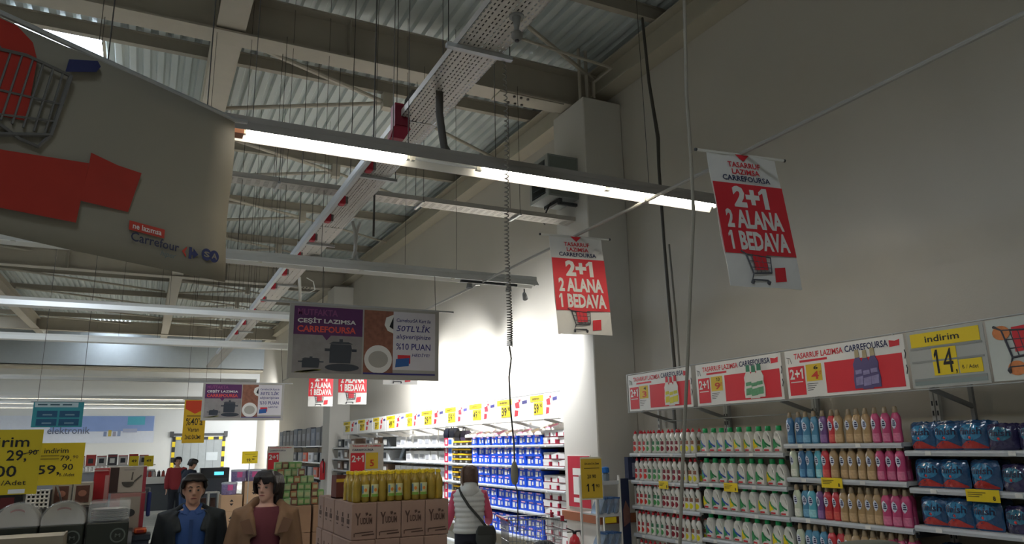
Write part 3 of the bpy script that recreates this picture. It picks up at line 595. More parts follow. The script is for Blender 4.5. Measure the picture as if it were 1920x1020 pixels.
seqC = [['deep blue','deep blue','light blue','light blue','purple','red','beige','beige','beige','beige']+pk, ['pale green','deep blue','light blue','teal','red']+bl5+pk, ['pale green','light blue','teal','purple','red','red']+bl5+pk, ['pale green','light blue','light blue','light blue','red','red']+bl5+pk, ['pale green','light blue','red','red']+bl5+pk]
for r, seq in enumerate(seqC):
    n = len(seq); k = {}
    for i, c in enumerate(seq):
        Y = 5.215-1.185*(i+.5)/n+random.uniform(-.007, .007)
        put(c if c != 'red' else 'softred', {**SOFTS, 'softred': SOFTS['red']}, (5.445+random.uniform(-.008, .01), Y, ZC[r]+.001), RZL+random.uniform(-.15, .15), '%s softener bottle, %s from left on %s shelf of its bay' % (c, ORD[i], SHN[r]), 'softener bottles on the %s shelf' % SHN[r])
        if r in (1, 2, 3) and i > 5: dup(SOFTS[c], (5.55, Y+.035, ZC[r]+.001), RZL, '%s softener bottle behind the %s bottle of the %s shelf' % (c, ORD[i], SHN[r]), 'softener bottles in the back row')
# ---- dishwasher tablet pouches
def pouch(kind, w_, h):
    t = thing('tablet_bag', None, 'bag')
    hw = w_/2
    def fy(x_, z_):
        u = min(1, abs(x_)/hw); v = z_/h
        return -.062*(1-u**3)*(max(0, math.sin(math.pi*(.12+.80*v)))**.7) - .002 - .004*math.sin(x_*90+z_*60)*(1-u)
    def grid(x0, x1, z0f, z1f, off, nx=10, nz=8, back=False):
        b = B(); rws = []
        for i in range(nz+1):
            rw = []
            for k in range(nx+1):
                x_ = x0+(x1-x0)*k/nx; z0_ = z0f(x_); z1_ = z1f(x_); z_ = z0_+(z1_-z0_)*i/nz
                v_ = min(1, z_/h); pin = 1-.03*math.sin(math.pi*v_)-.16*max(0, v_-.72)**1.5/.15-.10*max(0, .14-v_)/.14
                rw.append((x_*pin, (-fy(x_, z_) if back else fy(x_, z_)-off), z_))
            rws.append(rw)
        b.loft(rws, cap=False, closed=False); return b
    top = lambda x_: h-.012*(x_/hw)**2+.004*math.sin(x_*70)
    FO = mat('bag_'+kind, '1b4c76' if kind == 'blue' else '332e54', .16, coat=.9, noise=.35, nscale=14, bump=.4, bscale=26)
    b = grid(-hw, hw, lambda x_: 0, top, 0); b2 = grid(-hw, hw, lambda x_: 0, top, 0, back=True); b.add(b2.v, b2.f)
    obj('pouch', b, FO, t, True)
    obj('base_band', grid(-hw*.9, hw*.9, lambda x_: .012, lambda x_: .022+.048*max(0, math.cos(x_/hw*1.75))**1.3, .0015, 8, 3), mat('bag_red', 'b8342f', .3, coat=.4, noise=.25, nscale=40) if kind == 'blue' else mat('bag_purple', '6a4f9c', .3, coat=.4), t)
    obj('glow_panel', grid(-hw*.70, hw*.74, lambda x_: h*.60-h*.27*max(0, 1-(x_/hw/.75)**2)**.5, lambda x_: h*.60+h*.27*max(0, 1-(x_/hw/.75)**2)**.5, .0015, 14, 5), mat('bag_glow_'+kind, '2a7ca6' if kind == 'blue' else '2a6c86', .18, coat=.9, noise=.3, nscale=25), t)
    obj('top_seal', grid(-hw*.95, hw*.95, lambda x_: h*.90, lambda x_: top(x_)-.004, .002, 8, 1), mat('bag_seal_'+kind, '123a5e' if kind == 'blue' else '2a2348', .3, coat=.4), t)
    vs, fs = glyphs('finish', .02); w1, h1 = w_*.66, h*.24
    b = B(); b.add([((u-.46)*w1, fy((u-.46)*w1, h*.52+v*h1)-.005, h*.52+v*h1) for u, v in vs], fs); obj('lettering', b, mat('bag_letter', '101a3c', .4), t, recalc=False)
    b = B(); b.sphere((0, fy(0, h*.42)-.002, h*.42), .011, .004, .011, 10, 6); obj('red_ball_print', b, mat('ball_red', 'c22f2f', .3, coat=.5), t, True)
    return t
BAGS = {'blue': pouch('blue', .235, .215), 'purple': pouch('purple', .215, .185)}
rowsD = [[(3.87,'blue'),(3.67,'blue'),(3.47,'blue'),(3.27,'purple'),(3.05,'purple'),(2.86,'purple')], [(3.86,'blue'),(3.66,'blue'),(3.43,'blue'),(3.22,'purple'),(3.02,'purple')], [(3.86,'blue'),(3.67,'blue'),(3.46,'blue'),(3.24,'purple'),(3.03,'purple')], [(3.84,'blue'),(3.64,'blue'),(3.42,'blue'),(3.2,'purple')]]
for r, row in enumerate(rowsD):
    for i, (Y, c) in enumerate(row):
        o = put('bag'+c, {'bag'+c: BAGS[c]}, (5.48, Y, ZDs[r]+.001), RZL+random.uniform(-.1, .1), 'shiny %s dishwasher tablet bag, %s from left on %s shelf' % (c, ORD[i], SHN[r]), 'tablet bags on the %s shelf' % SHN[r])
        dup(BAGS[c], (5.66, Y+.03, ZDs[r]+.001), RZL, '%s tablet bag behind the %s bag of the %s shelf' % (c, ORD[i], SHN[r]), 'tablet bags in the back row')
# yellow shelf cards
for Y, z, w_, lab in ((7.08, ZA[1], .17, 'dish soap'), (5.98, ZB[1], .2, 'detergent jug'), (4.72, ZC[1], .22, 'softener'), (3.42, ZDs[1], .24, 'tablet bag')):
    t = thing('price_card', 'yellow price card on the second %s shelf edge' % lab, 'price card', (5.385, Y+w_/2, z-.075), RZL, 'yellow shelf price cards')
    panel(t, 'card', 0, w_, 0, .085, YEL, 0, .003)
    b = B()
    for k in range(3): b.plate([(.015,.06-.014*k),(w_*(.6-.1*k),.06-.014*k),(w_*(.6-.1*k),.066-.014*k),(.015,.066-.014*k)], -.005, -.0035)
    obj('small_print', b, mat('card_print', '7d6f20', .6), t); txt(t, '8', w_*.8, .012, .02, .03, BLACK, -.005)
# ---- sign rail and offer signs above the shelves
rl = thing('sign_rail', 'thin steel rail holding the offer signs over the detergent shelves', 'rail', (5.36, 7.66, 0), RZL)
obj('top_wire', B().tube([(0,0,2.705),(5.6,0,2.705)], .006, 6), GALV, rl); obj('bottom_wire', B().tube([(0,0,2.245),(5.6,0,2.245)], .006, 6), GALV, rl)
for X in (.0, 1.21, 2.47, 3.72):
    obj('post', B().tube([(X+.01,0,2.24),(X+.01,0,2.71)], .008, 6), GALV, rl)
for X in (.25, 1.22, 2.46, 3.97):
    obj('support_bracket', B().beam((X,.02,2.25), (X,.50,2.12), [(-.01,-.018),(.01,-.018),(.01,.018),(-.01,.018)]), GREY, rl); obj('back_post', B().box(X-.015, X+.015, .49, .52, 1.9, 2.3), GREY, rl)
obj('lower_rail', B().tube([(.3,.3,2.13),(1.22,.3,2.13),(2.46,.3,2.13)], .006, 6), GALV, rl)
def offer_sign(y1, w_, price, old, prod, label, sup=''):
    t = thing('offer_sign', label, 'sign', (5.345, y1, 2.255), RZL, 'red 2+1 offer signs over the shelves'); h = .435
    panel(t, 'board', 0, w_, 0, h, PAPER, 0, .005)
    txt(t, 'TASARRUF LAZIMSA', .11, h-.085, w_*.44, .052, RED, -.007, .02); txt(t, 'CARREFOURSA', .13+w_*.44, h-.083, w_*.34, .056, NAVY, -.007, .02)
    panel(t, 'red_underline', .17, .17+w_*.25, h-.12, h-.10, RED, -.0055, .001)
    panel(t, 'red_box', .03, .03+w_*.15, .025, .285, RED, -.0055, .002); txt(t, '2+1', .045, .17, w_*.125, .095, PAPER, -.009, .03)
    panel(t, 'box_line', .05, .03+w_*.13, .14, .148, PAPER, -.008, .001)
    x1 = .05+w_*.15
    panel(t, 'yellow_box', x1, x1+w_*.14, .14, .29, mat('offer_yellow', 'd8b636', .55), -.0055, .002)
    txt(t, old, x1+w_*.07, .24, .05, .035, BLACK, -.009); txt(t, price, x1+w_*.045, .155, .085, .07, mat('price_red', 'c8402c'), -.009)
    if sup: txt(t, sup, x1+w_*.045+.088, .19, .026, .032, mat('price_red', 'c8402c'), -.009)
    b = B()
    for k in range(4): b.plate([(x1,.115-.018*k),(x1+.12-.02*k,.115-.018*k),(x1+.12-.02*k,.12-.018*k),(x1,.12-.018*k)], -.007, -.0055)
    obj('small_print', b, DGREY, t)
    x2 = x1+w_*.17
    panel(t, 'red_field', x2, w_-.03, .025, .29, RED, -.0055, .002)
    xm = (x2+w_)/2
    bodyc = {'soap': MILK, 'jug': MILK, 'soft': mat('soft_print', '5a5078', .5)}[prod]; capc = {'soap': REDC, 'jug': mat('jug_cap_print', '3f7f60'), 'soft': mat('soft_cap_print', 'b0a07c')}[prod]; labc = {'soap': mat('soap_print', 'cfc52a'), 'jug': mat('jug_print', '5f9a70', noise=.4, nscale=40), 'soft': mat('soft_print2', '8f86ac', noise=.4, nscale=40)}[prod]
    for k in range(3):
        b = B(); b2 = B(); b3 = B(); cx = xm-.07+.075*k+(.02 if w_ > 1.15 else 0); z0 = .03+.01*(k != 1); hh = .29
        wd = .05 if prod != 'jug' else .06
        b.plate([(cx-wd,z0),(cx+wd,z0),(cx+wd*1.08,z0+.08),(cx+wd*.85,z0+.15),(cx+wd*.95,z0+.2),(cx+wd*.4,z0+.255),(cx-wd*.4,z0+.255),(cx-wd*.95,z0+.2),(cx-wd*.85,z0+.15),(cx-wd*1.08,z0+.08)], -.0105-.001*k, -.0075)
        b2.plate([(cx-wd*.42,z0+.255),(cx+wd*.42,z0+.255),(cx+wd*.36,z0+.32),(cx-wd*.36,z0+.32)], -.0105-.001*k, -.0075)
        b3.plate([(cx-wd*.7,z0+.025),(cx+wd*.7,z0+.03),(cx+wd*.8,z0+.1),(cx-wd*.6,z0+.09)], -.0125-.001*k, -.0105).plate([(cx-wd*.6,z0+.115),(cx+wd*.65,z0+.12),(cx+wd*.65,z0+.155),(cx-wd*.6,z0+.15)], -.0125-.001*k, -.0105)
        o = obj('bottle_picture', b, bodyc, t); obj('cap_picture', b2, capc, o); obj('label_picture', b3, labc, o)
    obj('red_bag_print', B().plate([(w_-.13,h-.09),(w_-.04,h-.085),(w_-.035,h-.035),(w_-.075,h-.045),(w_-.13,h-.035)], -.007, -.0055), RED, t)
    b = B().tube([(.02,-.006,h-.06),(.06,-.006,h-.07),(.075,-.006,h-.12)], .003, 4).tube([(.04,-.006,h-.065),(.035,-.006,h-.12)], .003, 4); obj('trolley_drawing', b, DGREY, t)
    b = B()
    for k in range(2): b.tube([(w_-.008,-.006,.12+.12*k),(w_+.004,-.008,.16+.12*k),(w_-.004,-.006,.19+.12*k)], .004, 5)
    obj('clip', b, DGREY, t)
    return t
offer_sign(7.60, 1.19, '3', '4', 'soap', 'offer sign showing three dish soap bottles on red')
offer_sign(6.33, 1.22, '9', '13', 'jug', 'offer sign showing three white detergent jugs on red', '27')
offer_sign(5.06, 1.23, '4', '6', 'soft', 'offer sign showing three purple softener bottles on red', '17')
t = thing('price_board', 'grey price board reading indirim 14 over the tablet bags', 'sign', (5.345, 3.80, 2.255), RZL)
GB = mat('board_grey', 'a9aaa4', .5); panel(t, 'board', 0, .60, 0, .435, GB, 0, .005)
panel(t, 'yellow_header', .03, .57, .31, .415, YEL, -.0055, .003); txt(t, 'indirim', .15, .34, .27, .05, BLACK, -.010, .012)
panel(t, 'number_card', .19, .38, .085, .30, YEL, -.0055, .003); txt(t, '14', .205, .10, .145, .18, BLACK, -.010, .0); txt(t, ',', .36, .085, .012, .035, BLACK, -.010)
panel(t, 'unit_card', .39, .56, .085, .185, YEL, -.0055, .003); txt(t, '₺ / Adet', .41, .115, .12, .03, BLACK, -.010, .004)
for z in (.29, .19, .05): obj('groove', B().box(.02, .58, -.009, -.0055, z, z+.014), mat('groove_grey', '8b8d88', .5), t)
panel(t, 'lower_band', .02, .58, .02, .07, mat('band_grey', '84908c', .5), -.0055, .002)  # darker grey-green strip along the bottom of the board
t = thing('poster', 'white poster with trolley and red bags at right end of sign rail', 'poster', (5.345, 3.18, 2.26), RZL)
panel(t, 'sheet', 0, .62, 0, .43, mat('poster_pale', 'bfc4bc', .5), 0, .004); cart_icon(t, .05, .10, .45, -.007)
for cx, cz in ((.10, .33), (.3, .2), (.17, .08)): obj('orange_print', disc(B(), cx, cz, .06, .05, -.010, -.008), mat('orange_print', 'cf7f4a', .5, noise=.3, nscale=30), t)
# ================================================================== SHOE WALL BEYOND THE NEAR COLUMN
ZS = [1.88, 1.56, 1.23, .88, .50]
bays = [(9.36, 10.09, 'of white shoe boxes beside the near column'), (10.10, 11.45, 'of blue boxes next to the white shoe boxes'), (11.46, 12.82, 'of blue boxes next to the yellow and black boxes'), (12.83, 14.2, 'of yellow and black boxes'), (14.21, 15.9, 'of white goods under the brightest light'), (15.91, 17.6, 'of white cartons and a dark telephone display'), (17.61, 20.6, 'of pale goods towards the far column'), (20.61, 23.8, 'of dark goods just before the far column')]
for y0, y1, lab in bays: gondola(y0, y1, ZS, 'wall shelving bay '+lab, 'shoe wall shelving bays')
def box_proto(name, w_, h, d, base, lid=None, marks=()):
    """carton in local frame: centre front bottom at origin, front on -Y"""
    t = thing(name, None, 'box')
    hl = h*.68 if lid else h
    obj('carton', B().box(-w_/2, w_/2, 0, d, 0, hl), base, t)
    if lid: obj('lid', B().box(-w_/2-.003, w_/2+.003, -.003, d+.003, hl, h), lid, t)
    for nm, x0, x1, z0, z1, m in marks: obj(nm, B().box(x0, x1, -.005, -.0005, z0, z1), m, t)
    return t
BLUE = mat('shoe_box_blue', '1a4fd0', .4, noise=.06); WB = mat('shoe_box_white', 'dad8d6', .45); YB_ = mat('lid_yellow', 'e8b818', .45); BK = mat('box_black', '2a2622', .5); CR = mat('box_crimson', 'c21f48', .45); CY = mat('box_sky', '4fa3cf', .45)
P_BLUE = box_proto('shoe_box', .25, .14, .3, BLUE, None, (('white_label', -.075, .0, .03, .1, PAPER), ('small_label', .05, .085, .04, .09, PAPER), ('top_label', -.06, .06, .118, .138, mat('pinkish_print', 'e0a8c8', .5))))
P_WHITE = box_proto('shoe_box', .215, .1, .3, mat('box_dark_red', '8d2a3a', .5), WB, (('white_label', -.09, .07, .012, .075, WB), ('red_mark', .075, .1, .02, .06, CR)))
P_YB = box_proto('shoe_box', .29, .085, .3, BK, YB_, (('grey_label', -.08, .0, .01, .045, GREY),))
P_RED = box_proto('shoe_box', .2, .15, .3, CR, None, (('white_label', -.03, .05, .03, .12, PAPER),)); P_CY = box_proto('shoe_box', .2, .15, .3, WB, None, (('blue_label', -.08, .08, .03, .12, mat('label_blue', '2b66c0', .5)),))
P_GOODS = box_proto('goods_carton', .34, .22, .34, mat('goods_white', 'd6d6d4', .45), None, (('grey_print', -.12, .1, .05, .15, mat('goods_print', 'a9aaae', .5)),))
used2 = set()
def put2(pr, loc, label, group, rz=RZL):
    if pr.name not in used2:
        used2.add(pr.name); pr.location = loc; pr.rotation_euler = (0, 0, rz); pr['label'] = label; pr['group'] = group; return pr
    return dup(pr, loc, rz, label, group)
for r, z in enumerate(ZS):
    rows_n = 1 if r == 0 else 2
    for q in range(rows_n):
        lev = 'only' if rows_n == 1 else ('lower', 'upper')[q]
        for i in range(10):       # blue boxes
            Y = 12.78-.269*(i+.5)
            put2(P_BLUE, (5.44+random.uniform(-.01, .015), Y, z+.001+0.142*q), 'blue box with white label, %s from left, %s row, %s shoe shelf' % (ORD[i], lev, SHN[r]), 'blue boxes on the shoe wall')
    for i in (8, 9):              # taller end stacks
        if r > 0: put2(P_BLUE, (5.44, 12.78-.269*(i+.5), z+.001+0.142*2 if z+.45 < (ZS[r-1]) else z+.001+.147), 'blue box topping the %s stack of the %s shoe shelf' % (ORD[i], SHN[r]), 'blue boxes on the shoe wall') if z+.45 < ZS[r-1] else None
    for q in range(2 if r < 3 else 3):
        for i in range(3):
            put2(P_WHITE, (5.44+random.uniform(-.01, .03), 10.06-.233*(i+.5), z+.001+.102*q), 'white and red shoe box, %s from left, %s layer up, %s shelf' % (ORD[i], ORD[q], SHN[r]), 'white shoe boxes beside the near column', RZL+random.uniform(-.08, .08))
    for q in range(3 if r else 1):
        for i in range(3):
            put2(P_YB, (5.44+random.uniform(-.01, .02), 13.74-.297*(i+.5), z+.001+.088*q), 'black box with yellow lid, %s from left, %s layer up, %s shelf' % (ORD[i], ORD[q], SHN[r]), 'yellow-lidded boxes on the shoe wall', RZL+random.uniform(-.05, .05))
    for q in range(2 if r else 1):
        put2(P_RED, (5.44, 14.08, z+.001+.152*q), 'crimson box, %s layer up on the %s shoe shelf' % (ORD[q], SHN[r]), 'crimson boxes on the shoe wall'); put2(P_CY, (5.44, 13.87, z+.001+.152*q), 'white box with blue label, %s layer up, %s shelf' % (ORD[q], SHN[r]), 'white and blue boxes on the shoe wall')
    if r < 4:
        for i in range(8):
            Y = 17.5-.41*(i+.5)
            if r == 1 and i in (0, 1): continue
            put2(P_GOODS, (5.45+random.uniform(0, .05), Y, z+.001), 'white goods carton, %s from left, %s shelf beyond the boxes' % (ORD[i], SHN[r]), 'white cartons on the bright shelves', RZL+random.uniform(-.05, .05))
# far dim bays before the far column
for r, z in enumerate(ZS[:4]):
    for i in range(7):
        if i == 3: continue
        Y = 23.5-.8*(i+.5); c = [('dark', '34383c'), ('pale', 'b9bbbd'), ('brown', '6f5848')][(i+r) % 3]
        put2(box_proto('goods_carton', .5, .24, .34, mat('goods_'+c[0], c[1], .5), None, (('print_label', -.16, .1, .05, .18, PAPER if c[0] != 'pale' else DGREY),)), (5.45, Y, z+.001), '%s carton, %s from the far column on the %s shelf' % (c[0], ORD[i], SHN[r]), 'cartons before the far column')
ph = thing('telephone_display', 'dark telephone display standing among white cartons', 'display', (5.42, 17.25, ZS[1]+.001), RZL)
obj('base', B().box(-.2, .2, 0, .3, 0, .05), DGREY, ph); obj('screen', B().beam((0,.1,.05), (0,.18,.30), [(-.09,-.012),(.09,-.012),(.09,.012),(-.09,.012)], (1,0,0)), mat('screen_grey', '9aa6b0', .3), ph); obj('stand', B().box(-.13, .13, .2, .26, .05, .30), DGREY, ph)
# shoes on top of the boxes
SHO = {}
def shoe(name, c, sole='d8d4cc'):
    t = thing('shoe', None, 'shoe'); prof = [(-.13,.034,.03,.09),(-.11,.040,.03,.10),(-.06,.040,.03,.105),(-.01,.042,.03,.085),(.05,.046,.03,.066),(.1,.044,.03,.055),(.135,.026,.03,.045)]
    ring = lambda x_, w_, z0, z1: [(x_, w_*math.cos(a)*(.62 if math.sin(a) > .5 else 1), z0+(z1-z0)*max(0, math.sin(a))) for a in [math.pi*k/8 for k in range(9)]]
    obj('upper', B().loft([ring(*p) for p in prof]), mat('shoe_'+name, c, .5, noise=.2, nscale=30), t, True)
    obj('sole', B().plate([], 0, 0) if False else B().loft([[(x_, w_*s, z) for x_, w_ in [(p[0], p[1]+.004) for p in prof] for s in (1,)]+[(x_, -(w_+.004), z) for x_, w_ in [(p[0], p[1]) for p in reversed(prof)]] for z in (0, .03)]), mat('sole_'+sole, sole, .6), t)
    obj('lace', B().tube([(.0,-.02,.088),(.02,.018,.083),(.03,-.018,.078),(.05,.016,.073)], .004, 5), PAPER, t)
    return t
cols = [('white', 'd9d4d4'), ('dark', '3c3a40'), ('pink', 'd98aa0'), ('tan', 'b9855c'), ('grey', '8a8890'), ('cream', 'd8c6a8'), ('black', '232226'), ('rose', 'c98a92')]
for i in range(22):
    nm, c = cols[(i*5+i//3) % 8]; Y = 12.9-.155*i; k = 'shoe'+nm
    if nm not in SHO: SHO[nm] = shoe(nm, c)
    z = ZS[0]+.142 if Y > 10.1 else ZS[0]+.205
    put('s_'+nm, {'s_'+nm: SHO[nm]}, (5.50+.03*(i % 2), Y, z+.002), random.uniform(-.5, .5)+math.pi, '%s shoe standing on top of the boxes, %s from the left' % (nm, ORD[i] if i < 20 else ('twenty-first', 'twenty-second')[i-20]), 'shoes displayed on top of the boxes')
for i, (c, nm) in enumerate((('27304c', 'navy'), ('33384a', 'dark blue'), ('2c2a30', 'black'), ('3b2f48', 'dark purple'))):
    t = thing('handbag', '%s bag on top of the yellow-lidded boxes' % nm, 'bag', (5.52, 14.15-.3*i, ZS[0]+.155 if i < 2 else ZS[0]+.09), RZL, 'bags on the shoe wall')
    obj('bag_body', B().loft([[(-w_,-.06*s_,z),(w_,-.06*s_,z),(w_*1.02,.06*s_,z),(-w_*1.02,.06*s_,z)] for w_, s_, z in ((.11,1,0),(.125,1.15,.06),(.12,1,.14),(.09,.6,.19))]), mat('bag_'+nm, c, .5), t, True); obj('handle', B().tube([(-.06,-.04,.18),(-.04,-.04,.25),(.04,-.04,.25),(.06,-.04,.18)], .008, 6), BLACK, t, True)
# sign rail over the shoe wall with price boards
r2 = thing('sign_rail', 'steel rail with price boards over the shoe wall', 'rail', (5.36, 22.4, 0), RZL)
for z in (2.24, 2.63): obj('wire', B().tube([(0,0,z),(13.05,0,z)], .007, 6), GALV, r2)
yy = [9.34, 10.28, 11.49, 12.70, 13.93, 15.34, 16.44, 17.91, 19.11, 20.63, 22.3]
for k, (a, c) in enumerate(zip(yy, yy[1:])):
    w_ = c-a-.04
    t = thing('price_board', 'white board with yellow price card over the shoe wall, %s from the near column' % ORD[k], 'sign', (5.345, c-.02, 2.25), RZL, 'price boards over the shoe wall')
    panel(t, 'board', 0, w_, 0, .37, PAPER, 0, .005)
    hdr = panel(t, 'yellow_header', .03, w_*.5, .265, .355, YEL, -.0055, .003); txt(hdr, 'indirim', w_*.12, .29, w_*.24, .04, BLACK, -.010)
    num = panel(t, 'number_card', w_*.16, w_*.48, .07, .255, YEL, -.0055, .003)
    txt(num, '59' if k == 0 else '%d' % (29+10*(k % 4)), w_*.18, .09, w_*.16, .14, BLACK, -.010); txt(num, '90', w_*.38, .17, w_*.08, .06, BLACK, -.010)
    b = B().plate([(w_*.58,.07),(w_*.68,.08),(w_*.7,.16),(w_*.6,.17)], -.007, -.0055).plate([(w_*.62,.2),(w_*.74,.2),(w_*.72,.3),(w_*.6,.28)], -.007, -.0055).plate([(w_*.7,.33),(w_*.78,.33),(w_*.74,.28)], -.007, -.0055); o = obj('red_print', b, RED, t); o['kind'] = 'stuff'
    obj('navy_print', B().plate([(w_*.82,.25),(w_*.96,.26),(w_*.96,.31),(w_*.82,.3)], -.007, -.0055), NAVYT, t)
    obj('bracket', B().beam((w_*.5,.01,.0), (w_*.5,.5,-.12), [(-.012,-.02),(.012,-.02),(.012,.02),(-.012,.02)]), GREY, t)
# wall-washing spotlights clipped to the ends of the light rows
def spotlight(loc, aim, watt, label, ang=150):
    t = thing('spotlight', label, 'light', loc, 0, 'spotlights washing the shoe wall')
    d = (Vector(aim)-Vector(loc)).normalized(); a = Vector((0,0,0)); e = a+d*.09
    obj('can', B().tube([a-d*.02, a, e-d*.02, e], [.02,.03,.036,.038], 14), GREY, t, True); obj('yoke', B().tube([(0,0,.07),(0,0,.0)], .01, 6), DGREY, t)
    ld = bpy.data.lights.new('spot', 'SPOT'); ld.energy = watt; ld.spot_size = math.radians(ang); ld.spot_blend = 1.0; ld.color = (.95, .97, 1); ld.shadow_soft_size = .05
    lo = bpy.data.objects.new('lamp', ld); COL.objects.link(lo); lo.parent = t; lo.location = e+d*.01; lo.rotation_euler = d.to_track_quat('-Z', 'Y').to_euler()
    return t
spotlight((4.55, 8.82, 3.90), (5.75, 10.4, 2.4), SPOT_W*.9, 'dark spotlight at the right end of the second light row')
spotlight((4.5, 12.5, 3.90), (5.75, 11.4, 2.4), SPOT_W, 'dark spotlight on the third light row aimed back at the blue boxes')
spotlight((4.5, 12.7, 3.90), (5.75, 14.1, 2.3), SPOT_W*1.3, 'dark spotlight on the third light row aimed at the white goods')
spotlight((4.5, 16.4, 3.90), (5.75, 15.4, 2.4), SPOT_W*1.3, 'dark spotlight on the fourth light row aimed back at the white goods')
spotlight((4.5, 16.6, 3.90), (5.75, 18.2, 2.4), SPOT_W*.8, 'dark spotlight on the fourth light row aimed deeper into the shop')
spotlight((3.1, 25.7, 3.90), (5.9, 29.0, 3.0), SPOT_W*.5, 'dark spotlight on the fifth light row')
spotlight((4.1, 38.6, 3.90), (5.9, 41.0, 2.6), SPOT_W*6, 'dark spotlight on the seventh light row')
# ---- things on the near column
t = thing('fire_notice', 'red fire notice board on the near column', 'notice', (5.296, 9.06, 1.06), RZL)
panel(t, 'board', 0, .56, 0, .66, mat('notice_red', 'b8263a', .45), 0, .01); panel(t, 'board_rim', -.015, .575, -.015, .675, WHITE, 0.002, .006)
panel(t, 'white_tag', .13, .34, .41, .50, PAPER, -.0105, .002); panel(t, 'white_text_panel', .14, .34, .16, .39, PAPER, -.0105, .002); panel(t, 'white_foot', .14, .34, .06, .12, PAPER, -.0105, .002)
tag(obj('column_bumper', B().bbox(5.26, 5.30, 8.28, 9.22, .885, 1.0, .006).bbox(5.26, 5.95, 8.25, 8.289, .885, 1.0, .006), mat('bumper_brown', '8f5334', .6)), 'brown wooden bumper board around the near column', 'bumper')
fe = thing('fire_extinguisher', 'red fire extinguisher standing at the near column', 'extinguisher', (5.2, 8.80, .26))
obj('cylinder', B().lathe([(.05,0),(.07,.01),(.075,.03),(.075,.36),(.06,.42),(.03,.45),(.025,.47)], 18), mat('extinguisher_red', 'b01f28', .3, coat=.5), fe, True); obj('label_band', B().lathe([(.0762,.14),(.0762,.28)], 18), mat('ext_label', '3a4a78', .5), fe); obj('valve', B().lathe([(.022,.47),(.028,.48),(.028,.5),(.015,.51)], 10), BLACK, fe)
obj('lever', B().beam((-.02,0,.51), (-.13,-.02,.55), [(-.012,-.006),(.012,-.006),(.012,.006),(-.012,.006)]), BLACK, fe); obj('grip', B().beam((-.02,0,.495), (-.12,-.02,.5), [(-.01,-.006),(.01,-.006),(.01,.006),(-.01,.006)]), BLACK, fe); obj('hose', B().tube([(.02,0,.5),(.09,0,.5),(.11,0,.42),(.1,0,.25)], .012, 8), BLACK, fe, True)
obj('wall_hook', B().box(.05, .1, -.03, .03, .3, .34), GREY, fe)
# yellow price stand in the aisle
t = thing('price_stand', 'yellow price card on a thin pole in front of the near column', 'sign', (3.76, 6.2, 0), -.12)
panel(t, 'card', 0, .215, 1.385, 1.745, mat('dull_yellow', 'b89a2c', .55), 0, .005); obj('card_holder', B().box(-.004, .219, -.001, .006, 1.37, 1.76), mat('clear_holder', 'c9c6b4', .3), t)
txt(t, 'İNDİRİM', .035, 1.69, .15, .022, BLACK, -.008, .005); txt(t, '20 90', .06, 1.565, .09, .035, BLACK, -.008, .01); txt(t, '11', .05, 1.445, .08, .07, BLACK, -.008, .01); txt(t, '90', .145, 1.48, .04, .03, BLACK, -.008, .005)
panel(t, 'small_print', .03, .19, 1.655, 1.66, BLACK, -.0055, .001)
obj('pole', B().tube([(.17,.01,0),(.17,.01,1.4)], .009, 8), GALV, t); obj('foot', B().lathe([(.13,0),(.13,.01),(.02,.03)], 20, (.17,.01,0)), DGREY, t)
# narrow rack between column and shelving
rk = thing('narrow_rack', 'narrow white rack with a navy side panel beside the dish soap bay', 'rack', (4.93, 7.80, 0))
for X in (0, .33): obj('upright', B().box(X, X+.02, 0, .03, 0, 1.5).box(X, X+.02, .36, .39, 0, 1.5), WHITE, rk)
for z in (1.43, 1.06, .66, .28):
    s_ = obj('shelf', B().box(.02, .33, 0, .39, z-.02, z), SHELF, rk); obj('price_rail', B().box(.0, .35, -.012, 0, z-.035, z+.01), TRIMG, s_)
obj('navy_panel', B().box(.34, .46, -.02, .0, .0, 1.46), mat('panel_navy', '1c2742', .45, noise=.2, nscale=5), rk); obj('panel_edge', B().box(.325, .34, -.022, .0, .0, 1.48), WHITE, rk)
obj('panel_picture', B().plate([(.36,.9),(.45,.95),(.455,1.1),(.40,1.2),(.36,1.1)], -.024, -.020), mat('panel_picture', '6b4a44', .5, noise=.5, nscale=15), rk)
panel(rk, 'yellow_tag', .1, .26, .955, 1.02, YEL, -.014, .003)
for z, nm in ((1.061, 'middle'), (.661, 'lower')):
    for i in range(5):
        t = thing('foil_bag', 'silver foil bag leaning on the %s rack shelf, %s from left' % (nm, ORD[i]), 'bag', (4.97+.05*i, 7.86+.03*(i % 2), z), .1, 'foil bags on the narrow rack')
        obj('bag', B().loft([[(-.02,-.09,0),(.02,-.09,0),(.02,.1,0),(-.02,.1,0)],[(.01,-.09,.08),(.055,-.09,.08),(.055,.1,.08),(.01,.1,.08)],[(.06,-.08,.17),(.07,-.08,.17),(.07,.09,.17),(.06,.09,.17)]]), mat('foil_silver', '8796a6', .25, metal=.5, noise=.4, nscale=30), t, True); obj('crimp', B().box(.055, .075, -.085, .095, .165, .185), mat('foil_blue', '3a5f8c', .3), t)
t = thing('spray_bottle', 'clear bottle with bright blue cap on the top of narrow rack', 'bottle', (5.14, 7.9, 1.431)); obj('body', B().lathe([(.04,0),(.045,.01),(.045,.08),(.025,.1)], 14), mat('grey_clear', '6c7880', .2), t, True); obj('cap', B().lathe([(.045,.1),(.05,.11),(.045,.16),(.02,.17)], 14), mat('bright_blue', '1f6fc0', .35), t, True)
